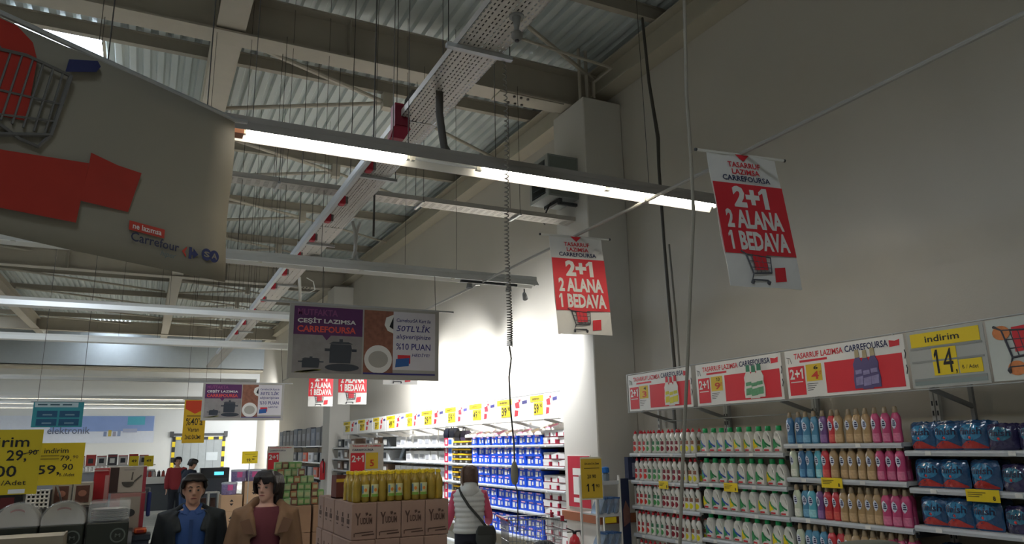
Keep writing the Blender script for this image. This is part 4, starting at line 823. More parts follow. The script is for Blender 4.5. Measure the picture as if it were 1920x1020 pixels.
t = thing('carton', 'dark blue printed carton standing at the left end of dish soap', 'box', (5.435, 7.80, 1.44), RZL*.15); obj('carton_body', B().box(-.02, .2, 0, .12, 0, .27), mat('carton_navy', '2c3450', .5, noise=.4, nscale=12), t); panel(t, 'picture', .03, .19, .03, .2, mat('carton_pic', '8d90a0', .5, noise=.6, nscale=25), -.001, .002); obj('carton_shelf', B().box(-.04, .22, -.01, .14, -.02, -.001), SHELF, t); obj('post', B().box(.08, .1, .06, .08, -1.44, -.02), SHELF, t)
# ================================================================== OIL CARTON STACK
YD = mat('carton_tan', '8c7264', .85, noise=.1, nscale=9, bump=.04); PRN = mat('carton_ink', '4a352a', .8)
pal = thing('pallet', 'wooden pallet under the stacked oil cartons', 'pallet', (1.66, 6.58, 0))
for k in range(5): obj('deck_board', B().box(0, 1.0, .02+.32*k, .14+.32*k, .12, .15), mat('pallet_wood', '9a7c58', .8), pal)
for k in range(3): obj('runner', B().box(.02+.42*k, .12+.42*k, 0, 1.45, 0, .12), mat('pallet_wood', '9a7c58'), pal)
def oil_box(w_, d, h, prints):
    t = thing('oil_carton', None, 'box')
    obj('carton', B().bbox(0, w_, 0, d, 0, h, .006), YD, t)
    obj('tape', B().box(w_*.5-.02, w_*.5+.02, -.001, d+.001, h-.0005, h+.001), mat('tape_tan', 'a58a70', .4), t)
    fb = obj('front_print', B().plate([(.03,.055),(.19,.062),(.19,.07),(.03,.064)], -.003, -.001).plate([(.09,.035),(.2,.04),(.2,.05),(.09,.045)], -.003, -.001), PRN, t)
    txt(t, 'Y', .028, .125, .05, .10, PRN, -.003, .03); txt(t, 'UDUM', .075, .13, .105, .055, PRN, -.003, .03)
    obj('flower_print', B().plate([(.125,.2),(.145,.212),(.14,.228),(.118,.225)], -.003, -.001).plate([(.15,.198),(.172,.2),(.17,.214),(.155,.215)], -.003, -.001), PRN, t)
    obj('stem_print', B().plate([(.02,.03),(.028,.03),(.028,.06),(.02,.06)], -.003, -.001), PRN, t)
    for k in range(prints):
        y = d*(k+.6)/(prints+.2)
        obj('side_print', B().box(-.003, -.001, y-.045, y+.045, .13, .17).box(-.003, -.001, y-.03, y+.03, .10, .108).box(-.003, -.001, y-.012, y+.012, .18, .215), PRN, t)
    return t
OB = [oil_box(.22, .65, .308, 3), oil_box(.22, .43, .308, 2), oil_box(.22, .24, .308, 1)]
lay = ['top', 'second', 'third', 'fourth']
for q in range(4):
    z = 1.42-.31*(q+1)+.001; off = 0 if q % 2 == 0 else -.015
    for i in range(4):
        for j, yj in enumerate((6.6, 7.28, 7.74)):
            if q > 0 and i > 0 and j > 0: continue
            put2(OB[j], (1.68+off+.224*i, yj+off, z), 'tan oil carton, %s from left in row %s from front, %s layer' % (ORD[i], ('nearest', 'second', 'third')[j], lay[q]), 'stacked oil cartons', 0)
OILM = mat('oil_yellow', 'c8ae4c', .1, coat=.5, noise=.1, nscale=15, trans=.55); CAPY = mat('oil_cap', 'd8bb1c', .4)
OP = [(.030,0),(.036,.006),(.037,.05),(.034,.09),(.037,.13),(.034,.17),(.02,.205),(.014,.225),(.014,.235)]
def oil(lab):
    t = thing('oil_bottle', None, 'bottle')
    obj('body', B().lathe(OP, 14), OILM, t, True); obj('cap', B().lathe([(.017,.232),(.018,.236),(.018,.256),(.012,.26)], 12), CAPY, t, True)
    if lab:
        obj('label', patch(OP, .045, .15, -1.1, 1.1, 1, 1), mat('oil_label', 'b9b98a', .4, noise=.3, nscale=30), t); obj('orange_print', patch(OP, .085, .12, -.35, .35, 1, 1, wav=lens, off=.003), mat('oil_orange', 'd07a2a', .4), t); obj('green_print', patch(OP, .045, .068, -.9, .7, 1, 1, off=.003), mat('oil_green', '6f9a3a', .4), t); obj('blue_print', patch(OP, .075, .14, -.95, -.5, 1, 1, off=.003), mat('oil_blue', '5a7f9c', .4), t)
    return t
OL = [oil(True), oil(False)]
for j in range(5):
    for i in range(11):
        X = 1.735+.077*i+(.012 if j % 2 else 0); Y = 6.665+.085*j
        put2(OL[0] if (i in (1, 2, 4, 5, 7, 8) and j == 0) or (i == 0 and j in (1, 3)) else OL[1], (X+random.uniform(-.004, .004), Y, 1.4215), 'yellow oil bottle on the cartons, %s from left in the %s row back' % (ORD[i], ORD[j]), 'oil bottles on top of the cartons', random.uniform(-.3, .3))
t = thing('open_carton', 'dark reddish open carton behind the oil bottles', 'box', (1.70, 7.3, 1.4215)); obj('walls', B().box(0, .13, 0, .008, 0, .21).box(0, .13, .2, .208, 0, .21).box(0, .008, .008, .2, 0, .21).box(.122, .13, .008, .2, 0, .21).box(0, .13, 0, .2, 0, .01), mat('dark_reddish', '5c2c22', .7, noise=.3), t); obj('yellow_band', B().box(-.001, .131, -.002, .0, .15, .18), mat('band_yellow', 'b99a2a', .6), t)
def stand_poster(loc, rz, label, s=1., green=False):
    """2+1 poster on a stand, local origin floor centre"""
    t = thing('offer_poster', label, 'poster', loc, rz, 'free-standing 2+1 posters'); w_, h, z0 = .40*s, .52*s, 1.93-.52*s
    obj('board', B().box(-w_/2, w_/2, 0, .008, z0, z0+h), mat('poster_back', 'c9c5bc', .5), t); obj('pole', B().tube([(0,.02,0),(0,.02,z0+.1)], .012, 8), GALV, t); obj('foot', B().box(-.14, .14, -.08, .12, 0, .015), DGREY, t)
    txt(t, 'TASARRUF LAZIMSA', -w_*.42, z0+h*.93, w_*.84, h*.035, RED, -.003); txt(t, 'CARREFOURSA', -w_*.42, z0+h*.84, w_*.62, h*.045, NAVY, -.003)
    panel(t, 'red_column', -w_*.46, -w_*.05, z0+.02, z0+h*.8, RED, -.001, .002); txt(t, '2+1', -w_*.43, z0+h*.6, w_*.35, h*.15, PAPER, -.006, .03)
    if green:
        for k in range(4): panel(t, 'packet_picture', -w_*.25+.02*k, w_*.36, z0+h*(.08+.12*k), z0+h*(.17+.12*k), mat('tea_green' if k % 2 else 'tea_green2', '6f9a5a' if k % 2 else '4f8248', .5), -.004, .002)
    else:
        panel(t, 'yellow_box', -w_*.02, w_*.34, z0+h*.45, z0+h*.8, mat('offer_yellow', 'd8b636'), -.001, .002); txt(t, '5', w_*.1, z0+h*.5, w_*.12, h*.15, mat('price_red', 'c8402c'), -.006)
        obj('bottle_picture', B().plate([(-w_*.2,z0+.0),(w_*.0,z0),(w_*.0,z0+h*.2),(-w_*.06,z0+h*.36),(-w_*.14,z0+h*.36),(-w_*.2,z0+h*.2)], -.006, -.004), mat('poster_bottle', 'd0b4a0', .5), t)
    return t
stand_poster((2.19, 8.05, 0), -.05, 'white and red 2+1 poster standing behind the oil bottles', .93); stand_poster((1.88, 11.75, 0), -.05, 'white and red 2+1 poster with green packets behind the tea stack', .95, True)
# ================================================================== TEA PACKET STACK (behind the cartons)
for i in range(4):
    for q in range(3):
        t = thing('brown_carton', 'plain brown carton under the tea packets, %s along, %s up' % (ORD[i], ORD[q]), 'box', (1.62+.2*i+.02*(i % 2), 10.95, .02+.365*q), 0, 'brown cartons under the tea packets'); obj('carton', B().bbox(0, .19, 0, .55, 0, .36, .006), CARD, t); obj('tape', B().box(.08, .11, -.001, .55, .3595, .3615), mat('tape_tan', 'a58a70'), t)
tc_ = [('green', '5f9a4a'), ('red and green', '7c5444'), ('pale green', '86a070'), ('orange', '9a6848')]; n = 0
for q, (x0, cnt) in enumerate(((1.55, 9), (1.55, 9), (1.56, 8), (1.6, 7), (1.66, 5), (1.72, 4))):
    for i in range(cnt):
        nm, c = tc_[(i*3+q*2+i//3) % 4]
        t = thing('tea_packet', '%s packet, %s from left in layer %s of the packet heap' % (nm, ORD[i], ORD[q]), 'packet', (x0+.095*i+random.uniform(-.006, .006), 10.98+random.uniform(0, .04)+.03*q, 1.118+.098*q), random.uniform(-.16, .16), 'tea packets heaped on the cartons')
        obj('packet', B().bbox(0, .088, 0, .2, 0, .094, .004), mat('tea_'+nm, c, .45, noise=.25, nscale=30), t); panel(t, 'front_label', .015, .075, .02, .07, mat('tea_label', 'a8aa7c', .5, noise=.3, nscale=60), -.001, .002); n += 1
# ================================================================== LEFT FOREGROUND DISPLAY
tb = thing('display_plinth', 'dark stepped display plinth at the lower left', 'display', (0, 0, 0))
PW = mat('plinth_dark', '2f2c29', .6); obj('body', B().box(-1.4, -.01, 5.46, 6.75, 0, 1.315), PW, tb); obj('step', B().box(-1.4, -.2, 6.12, 6.75, 1.315, 1.525), PW, tb); obj('edge_strip', B().box(-1.4, -.01, 5.45, 5.46, 1.27, 1.315), GREY, tb)
CLEAR = mat('clear_wrap', 'e8ecec', .08, alpha=.22, noise=0, coat=.5, spec=.8); PLATE = mat('plate_porcelain', 'a9a49c', .3, noise=.03); TRY = mat('tray_black', '24271f', .45, noise=.1); RINGM = mat('tray_ring', '5a5f58', .5)
def plate_set(x, label, boxed=False):
    t = thing('plate_set', label, 'plate set', (x, 5.5, 1.318), 0, 'wrapped plate sets on the plinth')
    obj('tray', B().bbox(-.118, .118, 0, .26, 0, .145, .006), TRY, t)
    b = B()
    for a in range(24):
        a0 = 2*math.pi*a/24; a1 = 2*math.pi*(a+1)/24
        P = lambda r, an: (.06+r*math.cos(an), .065+r*math.sin(an))
        b.plate([P(.036, a0), P(.044, a0), P(.044, a1), P(.036, a1)], -.003, -.0005)
    obj('ring_print', b, RINGM, t); txt(t, 'M', .045, .054, .03, .022, RINGM, -.003, .01)
    if not boxed:
        for k in range(5):
            o = obj('plate', B().lathe([(.02,0),(.07,.003),(.085,.012),(.118,.022),(.119,.025),(.085,.017),(.02,.006)], 26), PLATE, t, True); o.rotation_euler = (math.radians(90), 0, 0); o.location = (0, .08+.035*k, .155)
        obj('red_band_print', B().plate([(.05*math.cos(a)*1.5, .15+.10*math.sin(a)) for a in [math.radians(60+6*k) for k in range(11)]]+[(.05*math.cos(a)*1.5, .15+.088*math.sin(a)) for a in [math.radians(120-6*k) for k in range(11)]], .042, .046), mat('dull_red_print', '7a3a38', .5), t)
        n = 12; rings = []
        for s, y in ((.93, .0), (1, .04), (1, .22), (.93, .26)):
            rings.append([(-.122*s, y, .146)]+[(.125*s*math.cos(math.pi-math.pi*k/n)*(1 if 0 < k < n else 1), y, .15+.135*s*math.sin(math.pi*k/n)**.8) for k in range(n+1)]+[(.122*s, y, .146)])
        obj('plastic_wrap', B().loft(rings), CLEAR, t, True)
    else:
        for k in range(7): obj('plate', B().lathe([(.02,0),(.07,.001),(.105,.009),(.106,.011),(.02,.004)], 24, (0, .13, .147+.011*k)), PLATE, t, True)
        obj('plastic_lid', B().bbox(-.116, .116, .005, .255, .146, .275, .012), CLEAR, t)
    return t
plate_set(-.645, 'wrapped upright plate set at the left edge of the plinth'); plate_set(-.40, 'wrapped upright plate set in the middle of the plinth'); plate_set(-.15, 'plate set under a square clear lid at the right end', True)
t = thing('pale_tray', 'pale wooden tray in front of the plate sets', 'tray', (-1.0, 5.14, 0)); obj('tray', B().box(0, .63, 0, .28, 1.35, 1.43), mat('pale_wood', 'a39a88', .6, noise=.2, nscale=8), t); obj('rim', B().box(-.01, .64, -.01, 0, 1.35, 1.435).box(.63, .64, 0, .28, 1.35, 1.435), mat('pale_wood2', '8d8474', .6), t); obj('support_box', B().box(.02, .62, .02, .27, 0, 1.35), PW, t)
for i, X in enumerate((-.545, -.415)):
    t = thing('picture_box', 'small white box with brown picture, %s on the upper step' % ('left one' if i == 0 else 'right one'), 'box', (X, 6.3, 1.526), 0, 'white picture boxes on the step'); obj('carton', B().bbox(0, .122, 0, .12, 0, .16, .004), mat('picture_box_white', 'a29c90', .55), t); panel(t, 'picture', .018, .104, .022, .138, mat('brown_picture', '5a3a30', .5, noise=.5, nscale=30), -.0005, .002)
    b = B(); disc(b, .061, .085, .026, .022, -.005, -.0025); obj('cup_print', b, mat('cup_print', '9a6a58', .5), t)
lt = thing('lattice_crate', 'white lattice crate beside the picture boxes', 'crate', (-.69, 6.2, 1.526))
for i in range(6): obj('bar', B().tube([(.01+.026*i,0,0),(.01+.026*i,0,.125)], .006, 6), PAPER, lt)
for k in range(5): obj('cross_bar', B().tube([(.005,0,.01+.027*k),(.145,0,.01+.027*k)], .006, 6), PAPER, lt)
obj('inner_box', B().box(.0, .15, .01, .13, 0, .12), DGREY, lt)
t = thing('dark_box', 'black box with dull red front at the far left', 'box', (-.95, 6.2, 1.526)); obj('carton', B().bbox(0, .24, 0, .2, 0, .11, .004), BLACK, t); panel(t, 'red_front', .12, .2, .01, .08, mat('dull_red_front', '5a2226', .5), -.0005, .002)
t = thing('red_box', 'tall red box standing upright behind the plates', 'box', (-.30, 6.45, 1.526)); obj('carton', B().bbox(0, .10, 0, .22, 0, .25, .004), mat('tall_red', '9a2028', .5), t); panel(t, 'pale_side_print', .075, .1, .02, .2, mat('side_print', 'a98080', .5), -.0005, .002); obj('clear_bag', B().loft([[(-.08,-.01,.23),(.1,-.01,.23),(.1,.2,.23),(-.08,.2,.23)],[(-.04,.02,.27),(.06,.02,.27),(.06,.16,.27),(-.04,.16,.27)]]), CLEAR, t, True)
# stack of pan boxes on the aisle side
PINK = mat('pan_box_pink', 'a37a78', .55, noise=.1); WHB = mat('pan_box_white', '9d9890', .55)
for q, (z, h, lab) in enumerate(((0, .42, 'lowest'), (.425, .42, 'second'), (.85, .41, 'third'), (1.265, .305, 'fourth'))):
    t = thing('pan_carton', 'pale pinkish pan carton, %s of the stack by the aisle' % lab, 'box', (-.19, 6.9, z), 0, 'pan cartons stacked by the aisle'); obj('carton', B().bbox(0, .25, 0, .32, 0, h, .005), PINK, t); panel(t, 'white_front', .07, .215, .03, h-.03, WHB, -.0005, .002); panel(t, 'red_edge', .22, .25, .005, h-.005, mat('pan_red', '9a3a48', .5), -.0005, .002)
    b = B(); disc(b, .145, h*.5, .04, .03, -.006, -.0025); obj('pan_print', b, DGREY, t)
t = thing('pan_box', 'white box with a pan picture on top of the pan cartons', 'box', (-.22, 6.9, 1.572)); obj('carton', B().bbox(0, .275, 0, .2, 0, .205, .004), mat('pan_top_white', 'aaa59c', .55), t); panel(t, 'dark_side', .0, .075, .005, .2, mat('dark_side', '3c2f2c', .5, noise=.3), -.0005, .002); panel(t, 'red_edge', .25, .275, .004, .2, mat('pan_red', '9a3a48'), -.0005, .002)
b = B(); b.plate([(.10+.09*(1-math.cos(math.pi*k/10))/2*1, .085-.04*math.sin(math.pi*k/10)) for k in range(11)], -.005, -.0025); b.plate([(.19,.08),(.24,.13),(.238,.14),(.185,.09)], -.005, -.0025); b.plate([(.165,.1),(.175,.1),(.18,.16),(.17,.16)], -.005, -.0025); obj('pan_picture', b, mat('pan_picture', '4e4c48', .4), t); panel(t, 'title_print', .11, .19, .175, .182, GREY, -.0005, .001)
t = thing('blue_bag', 'blue packet hanging at the corner of the pan cartons', 'packet', (.075, 6.92, 1.38)); obj('packet', B().bbox(0, .03, 0, .1, 0, .19, .008), mat('packet_blue', '2a3a80', .4), t); obj('hook', B().tube([(.015,.05,.19),(.015,.05,.22),(-.02,.05,.22)], .004, 5), GALV, t)
t = thing('orange_packets', 'orange packet lying beside the pan cartons', 'packet', (.0, 6.72, 1.27)); obj('packet', B().bbox(0, .09, 0, .14, 0, .035, .008), mat('packet_orange', 'c8562a', .45), t); obj('label', B().box(.02, .07, -.002, 0, .008, .026), mat('packet_red', '9a2a28', .5), t)
t = thing('dark_bin', 'dark blue plastic bin at the corner of the pan stack', 'bin', (-.03, 6.66, 0)); obj('bin', B().loft([[(x0,y0,z),(x1,y0,z),(x1,y1,z),(x0,y1,z)] for x0, x1, y0, y1, z in ((.02,.12,.02,.2,0),(0,.14,0,.22,1.22),(-.01,.15,-.01,.23,1.23),(-.01,.15,-.01,.23,1.265))]), mat('bin_navy', '2c3440', .5), t); obj('rib', B().box(-.012, .152, -.014, -.01, 1.19, 1.2), DGREY, t)
# yellow price signs
def ysign(loc, rz, label):
    return thing('price_sign', label, 'sign', loc, rz, 'yellow price signs at lower left')
YS = mat('sign_yellow', 'c9b01c', .5, noise=.05)
t = ysign((-.455, 4.5, 0), .03, 'large yellow price sign showing 29,90 at the left edge'); panel(t, 'card', -.36, 0, 1.70, 2.015, YS, 0, .004)
txt(t, 'indirim', -.30, 1.93, .245, .05, BLACK, -.006, .01); txt(t, '29,', -.145, 1.855, .085, .06, BLACK, -.006, .012); txt(t, '90', -.055, 1.89, .038, .025, BLACK, -.006, .006); obj('strike', B().plate([(-.075,1.893),(-.01,1.91),(-.01,1.914),(-.075,1.897)], -.008, -.006), BLACK, t)
txt(t, '00', -.185, 1.785, .09, .055, BLACK, -.006, .012); txt(t, '₺ /Adet', -.19, 1.745, .14, .025, BLACK, -.006, .004); panel(t, 'barcode_label', -.12, -.05, 1.705, 1.725, PAPER, -.0045, .001); obj('stem', B().tube([(-.2,.01,1.3),(-.2,.01,1.72)], .008, 6), GALV, t); obj('stem_foot', B().tube([(-.2,.01,0),(-.2,.01,1.3)], .012, 6), GALV, t)
t = ysign((-.31, 5.3, 0), .02, 'yellow price sign reading indirim 79,90 now 59,90'); panel(t, 'card', -.27, 0, 1.71, 1.955, YS, 0, .004)
txt(t, 'indirim', -.21, 1.895, .125, .03, BLACK, -.006, .008); txt(t, '79,', -.125, 1.845, .06, .035, BLACK, -.006, .008); txt(t, '90', -.06, 1.862, .03, .018, mat('dim_ink', '6a5a20'), -.006); txt(t, '59,', -.235, 1.765, .115, .062, BLACK, -.006, .014); txt(t, '90', -.11, 1.795, .058, .036, BLACK, -.006, .01); txt(t, '₺ /Adet', -.12, 1.758, .08, .02, BLACK, -.006, .003)
for z in (1.878, 1.86): panel(t, 'small_print', -.23, -.13, z, z+.004, mat('dim_ink', '6a5a20'), -.0045, .001)
obj('stem', B().tube([(-.13,.01,1.72),(-.13,.4,1.64),(-.13,.86,1.53)], .006, 6), GALV, t)
# ================================================================== MIDDLE DISTANCE
def sheet_sign(name, label, loc, w_, h, m, rz=0., ztop=4.0, group=None):
    t = thing(name, label, 'sign', loc, rz, group); panel(t, 'sheet', 0, w_, -h, 0, m, 0, .004); obj('rod', B().tube([(-.04,0,.005),(w_+.04,0,.005)], .01, 6), GALV, t)
    for X in (.05, w_-.05): obj('hanging_wire', B().tube([(X,0,.01),(X,0.02,ZD+.01+roof(loc[1])-loc[2])], .004, 5), WIRE, t)
    return t
TEAL = mat('teal_sheet', '2f7f86', .5); DT = mat('deep_teal', '1f4a66', .5)
t = sheet_sign('teal_sign', 'teal sign with four dark panels hanging at left', (-1.6, 14.0, 2.69), .70, .40, TEAL, 0, 7.6); panel(t, 'pale_header', .02, .62, -.085, -.01, mat('teal_pale', '9fb0b2', .5), -.0045, .001); [panel(t, 'illegible_print', .06+.17*k, .19+.17*k, -.055, -.035, mat('teal_ink', '2c4a54'), -.0056, .001) for k in range(3)]
for i in range(2):
    for k in range(2):
        q = panel(t, 'dark_panel', .06+.31*i, .34+.31*i, -.245-.13*k, -.14-.13*k, DT, -.0045, .001); panel(q, 'illegible_print', .14+.31*i, .27+.31*i, -.215-.13*k, -.195-.13*k, mat('teal_dim', '6f8a94'), -.0056, .001)
t = sheet_sign('sale_flag', 'tall yellow flag with big discount lettering', (.86, 20.0, 3.10), .50, 1.04, mat('flag_yellow', 'cfa51c', .5), 0, 7.8)
obj('red_header', B().plate([(.03,-.02),(.47,-.02),(.47,-.22),(.25,-.34),(.03,-.22)], -.006, -.0045), mat('flag_red', 'c8401f', .5), t); txt(t, '%40’a', .06, -.62, .38, .18, BLACK, -.007, .01); txt(t, 'Varan', .11, -.77, .26, .1, BLACK, -.007, .01); txt(t, 'İNDİRİM!', .06, -.95, .36, .12, BLACK, -.007, .015); panel(t, 'illegible_print', .07, .42, -.41, -.375, mat('flag_brown', '8a6a1c'), -.0045, .001)
t = thing('price_sign', 'yellow price sign reading 19 above the patterned tubs', 'sign', (1.82, 16.0, 0), .03, 'yellow price signs in the middle distance'); panel(t, 'card', 0, .30, 1.61, 1.845, YEL, 0, .004); txt(t, '19,', .09, 1.635, .09, .07, BLACK, -.007, .01); txt(t, '90', .19, 1.675, .05, .03, BLACK, -.007); panel(t, 'small_print', .05, .25, 1.79, 1.795, BLACK, -.005, .001); panel(t, 'small_print', .2, .28, 1.74, 1.75, BLACK, -.005, .001); obj('stem', B().tube([(.15,.01,0),(.15,.01,1.62)], .008, 6), GALV, t)
# cartons and patterned tubs
for i, (X, Y, z, w_, h, lab) in enumerate(((1.72, 18.6, .13, .46, .37, 'lower left'), (1.72, 18.6, .503, .46, .37, 'upper left'), (2.22, 18.65, .13, .42, .52, 'lower right'), (2.22, 18.65, .655, .42, .5, 'upper right'))):
    t = thing('tub_carton', 'light brown carton with black diamond print, %s of the pallet' % lab, 'box', (X, Y, z), 0, 'cartons with diamond print'); obj('carton', B().bbox(0, w_, 0, .55, 0, h, .006), mat('light_card', 'b39272', .8), t)
    for s in (1, -1): obj('diamond_print', B().plate([(w_*.5-.045,h*.55+s*.02),(w_*.5+.045,h*.55+s*.02),(w_*.5,h*.55+s*.07)], -.003, -.0005), BLACK, t)
t = thing('pallet', 'dark wooden pallet under the diamond print cartons', 'pallet', (1.7, 18.55, 0)); obj('deck', B().box(0, 1.0, 0, .7, .1, .128), mat('pallet_wood', '9a7c58'), t)
for X in (.03, .45, .87): obj('runner', B().box(X, X+.1, 0, .7, 0, .1), mat('pallet_dark', '5a4632', .8), t)
PAT = mat('tub_pattern', '8a7aa0', .45, noise=.6, nscale=22); TLID = mat('tub_lid', 'b9bcc4', .35)
for i, (X, Y, z, r, h, lab) in enumerate(((1.9, 18.8, .875, .17, .28, 'low left stack'), (2.1, 18.9, 1.157, .17, .27, 'left on top'), (2.43, 18.9, 1.157, .17, .27, 'middle on top'), (2.70, 18.9, 1.157, .13, .27, 'right on top'))):
    t = thing('patterned_tub', 'purple patterned tub with white lid, %s of the cartons' % lab, 'tub', (X, Y, z), 0, 'patterned tubs'); obj('tub', B().lathe([(r*.92,0),(r*.95,.01),(r,h*.85)], 20), PAT, t, True); obj('lid', B().lathe([(r*1.03,h*.84),(r*1.04,h*.88),(r*1.0,h*.97),(r*.7,h)], 20), TLID, t, True); obj('pink_print', patch([(r*.92,0),(r*.95,.01),(r,h*.85)], h*.35, h*.8, -.3, .4, 1, 1), mat('tub_pink', 'd05a90', .45), t)
# white counter with goods, far aisle
ct = thing('service_counter', 'white topped counter with dark grey front in the far aisle', 'counter', (.0, 26.0, 0)); obj('front', B().box(.0, 1.1, .02, .7, .1, .88), mat('counter_grey', '4c5054', .5), ct); obj('top', B().box(-.06, 1.16, -.06, .76, .9, 1.1), WHITE, ct); obj('kick', B().box(-.04, 1.14, -.04, .74, 0, .1), WHITE, ct); obj('end_panel', B().box(1.1, 1.14, 0, .72, .1, .9), WHITE, ct)
for i in range(9):
    c, nm = (('c0b8ae', 'pale'), ('4a4644', 'dark'), ('a3483c', 'reddish'))[i % 3]
    t = thing('kitchen_gadget', '%s small appliance on the far counter, %s from left' % (nm, ORD[i]), 'appliance', (.05+.125*i, 26.2, 1.101), 0, 'small appliances on the far counter'); obj('body', B().lathe([(.05,0),(.055,.02),(.04,.12),(.045,.16)], 10), mat('gadget_'+nm, c, .4), t, True); obj('knob', B().lathe([(.015,.16),(.02,.19)], 8), DGREY, t)
# electronics shelf far left
es = thing('electronics_shelf', 'low white shelf of small boxed electronics at far left', 'shelving', (0, 30, 0)); obj('board', B().box(-4.2, .5, 0, .5, 1.38, 1.42), WHITE, es); obj('base', B().box(-4.2, .5, .02, .5, 0, 1.2), mat('shelf_base_grey', '9a9ca0', .5), es); obj('lower_board', B().box(-4.2, .5, -.05, .5, 1.2, 1.24), WHITE, es)
for i in range(13):
    X = -4.0+.33*i; c, nm = (('cfcac4', 'white'), ('b8453c', 'red'), ('d8cfc8', 'cream'), ('4c4a4c', 'dark'))[(i*3) % 4]
    t = thing('appliance_box', '%s appliance box on the electronics shelf, %s from left' % (nm, ORD[i]), 'box', (X, 30.02, 1.421), 0, 'appliance boxes on the electronics shelf'); obj('carton', B().bbox(0, .29, 0, .3, 0, .33+.04*(i % 2), .006), mat('app_'+nm, c, .5), t); panel(t, 'red_edge', 0, .29, .3, .33, mat('app_red_edge', 'b03a3c', .5), -.0005, .002); panel(t, 'product_picture', .07, .22, .08, .24, DGREY if nm != 'dark' else PAPER, -.0005, .002)
for i in range(12):
    t = thing('white_jar', 'white jar on the lower electronics board, %s from left' % ORD[i], 'jar', (-2.2+.12*i, 29.97, 1.241), 0, 'white jars on the lower board'); obj('jar', B().lathe([(.04,0),(.045,.02),(.04,.1),(.02,.12)], 10), PAPER, t, True); obj('lid', B().lathe([(.022,.12),(.02,.14)], 8), DGREY, t)
for X, nm in ((-.35, 'left'), (.12, 'right')):
    t = thing('price_sign', 'small yellow price sign on the electronics shelf, %s one' % nm, 'sign', (X, 29.9, 1.3), 0, 'small yellow signs on electronics shelf'); panel(t, 'card', 0, .3, .05, .42, YEL, 0, .005); txt(t, '49', .07, .2, .16, .1, BLACK, -.008); obj('stem', B().tube([(.15,.03,-.05),(.15,.03,.1)], .01, 5), GALV, t)
# grey kiosk / drinks machine and white shelf behind the shoppers
t = thing('drinks_machine', 'dark machine with a bright blue display in the far aisle', 'machine', (1.75, 26, 0)); obj('body', B().bbox(0, .85, 0, .6, 0, 1.32, .01), mat('machine_dark', '26272a', .4), t); panel(t, 'display', .4, .68, 1.1, 1.2, mat('display_blue', '58c8e8', .4, emit=1.2, noise=0), -.001, .01); panel(t, 'door_panel', .08, .8, .15, 1.0, mat('machine_panel', '3b4048', .3), -.001, .01); obj('handle', B().tube([(.1,-.03,.5),(.1,-.03,.9)], .012, 6), GALV, t)
t = thing('white_bookcase', 'low white rack of dark items in the far aisle', 'rack', (1.5, 22.6, 0))
for X in (0, .24, .5): obj('side', B().box(X, X+.05, 0, .3, 0, .75), PAPER, t)
for z in (.04, .72): obj('board', B().box(.05, .5, 0, .3, z, z+.04), PAPER, t)
for X in (.08, .32): obj('dark_item', B().box(X, X+.13, .05, .25, .08, .6), mat('item_dark', '4a3028', .5), t)
# far right-wall bays with black television cartons
gondola(25.1, 28.2, [1.95, 1.4, .9, .45], 'dark wall bay of television cartons beyond the far column', 'far wall bays'); gondola(28.3, 31.4, [1.95, 1.4, .9, .45], 'second dark wall bay beyond the far column', 'far wall bays'); gondola(31.5, 35.0, [1.95, 1.4, .9, .45], 'third dark wall bay beyond the far column', 'far wall bays')
for i in range(11):
    c = ('23252a', '33363b', '2c3a4c', '3c3c40')[i % 4]
    t = thing('television_carton', 'black television carton on the far top shelf, %s from the far column' % ORD[i], 'box', (5.45, 25.9+.86*i, 1.951), RZL, 'television cartons on the far top shelf'); obj('carton', B().bbox(0, .78, 0, .2, 0, .66-.03*(i % 3), .006), mat('tv_'+c, c, .45), t); panel(t, 'print', .15, .6, .2, .45, mat('tv_print', '4c525c', .4, noise=.3), -.0005, .002)
for r, z in enumerate((1.401, .901, .451)):
    for i in range(9):
        nm, c = (('grey', '7c8288'), ('dark', '35383c'), ('white', 'b9bcc0'), ('orange red', 'b8503a'))[(i+r*2) % 4]
        t = thing('goods_carton', '%s carton on far wall shelf, %s from far column, %s row down' % (nm, ORD[i], ORD[r+1]), 'box', (5.46, 26.0+1.0*i, z), RZL, 'cartons in the far wall bays'); obj('carton', B().bbox(0, .7, 0, .3, 0, .32, .006), mat('fargoods_'+nm, c, .5), t); panel(t, 'print', .1, .5, .08, .24, GREY, -.0005, .002)
fe2 = thing('fire_extinguisher', 'red fire extinguisher on the far column', 'extinguisher', (5.2, 24.3, .9)); obj('cylinder', B().lathe([(.07,0),(.085,.02),(.085,.5),(.04,.58)], 14), mat('extinguisher_red', 'b01f28'), fe2, True); obj('valve', B().lathe([(.03,.58),(.03,.64)], 10), BLACK, fe2); obj('bracket', B().box(.06, .1, -.04, .04, .3, .36), GREY, fe2); obj('hose', B().tube([(0,-.03,.62),(0,-.14,.55),(0,-.13,.2)], .014, 6), BLACK, fe2, True)
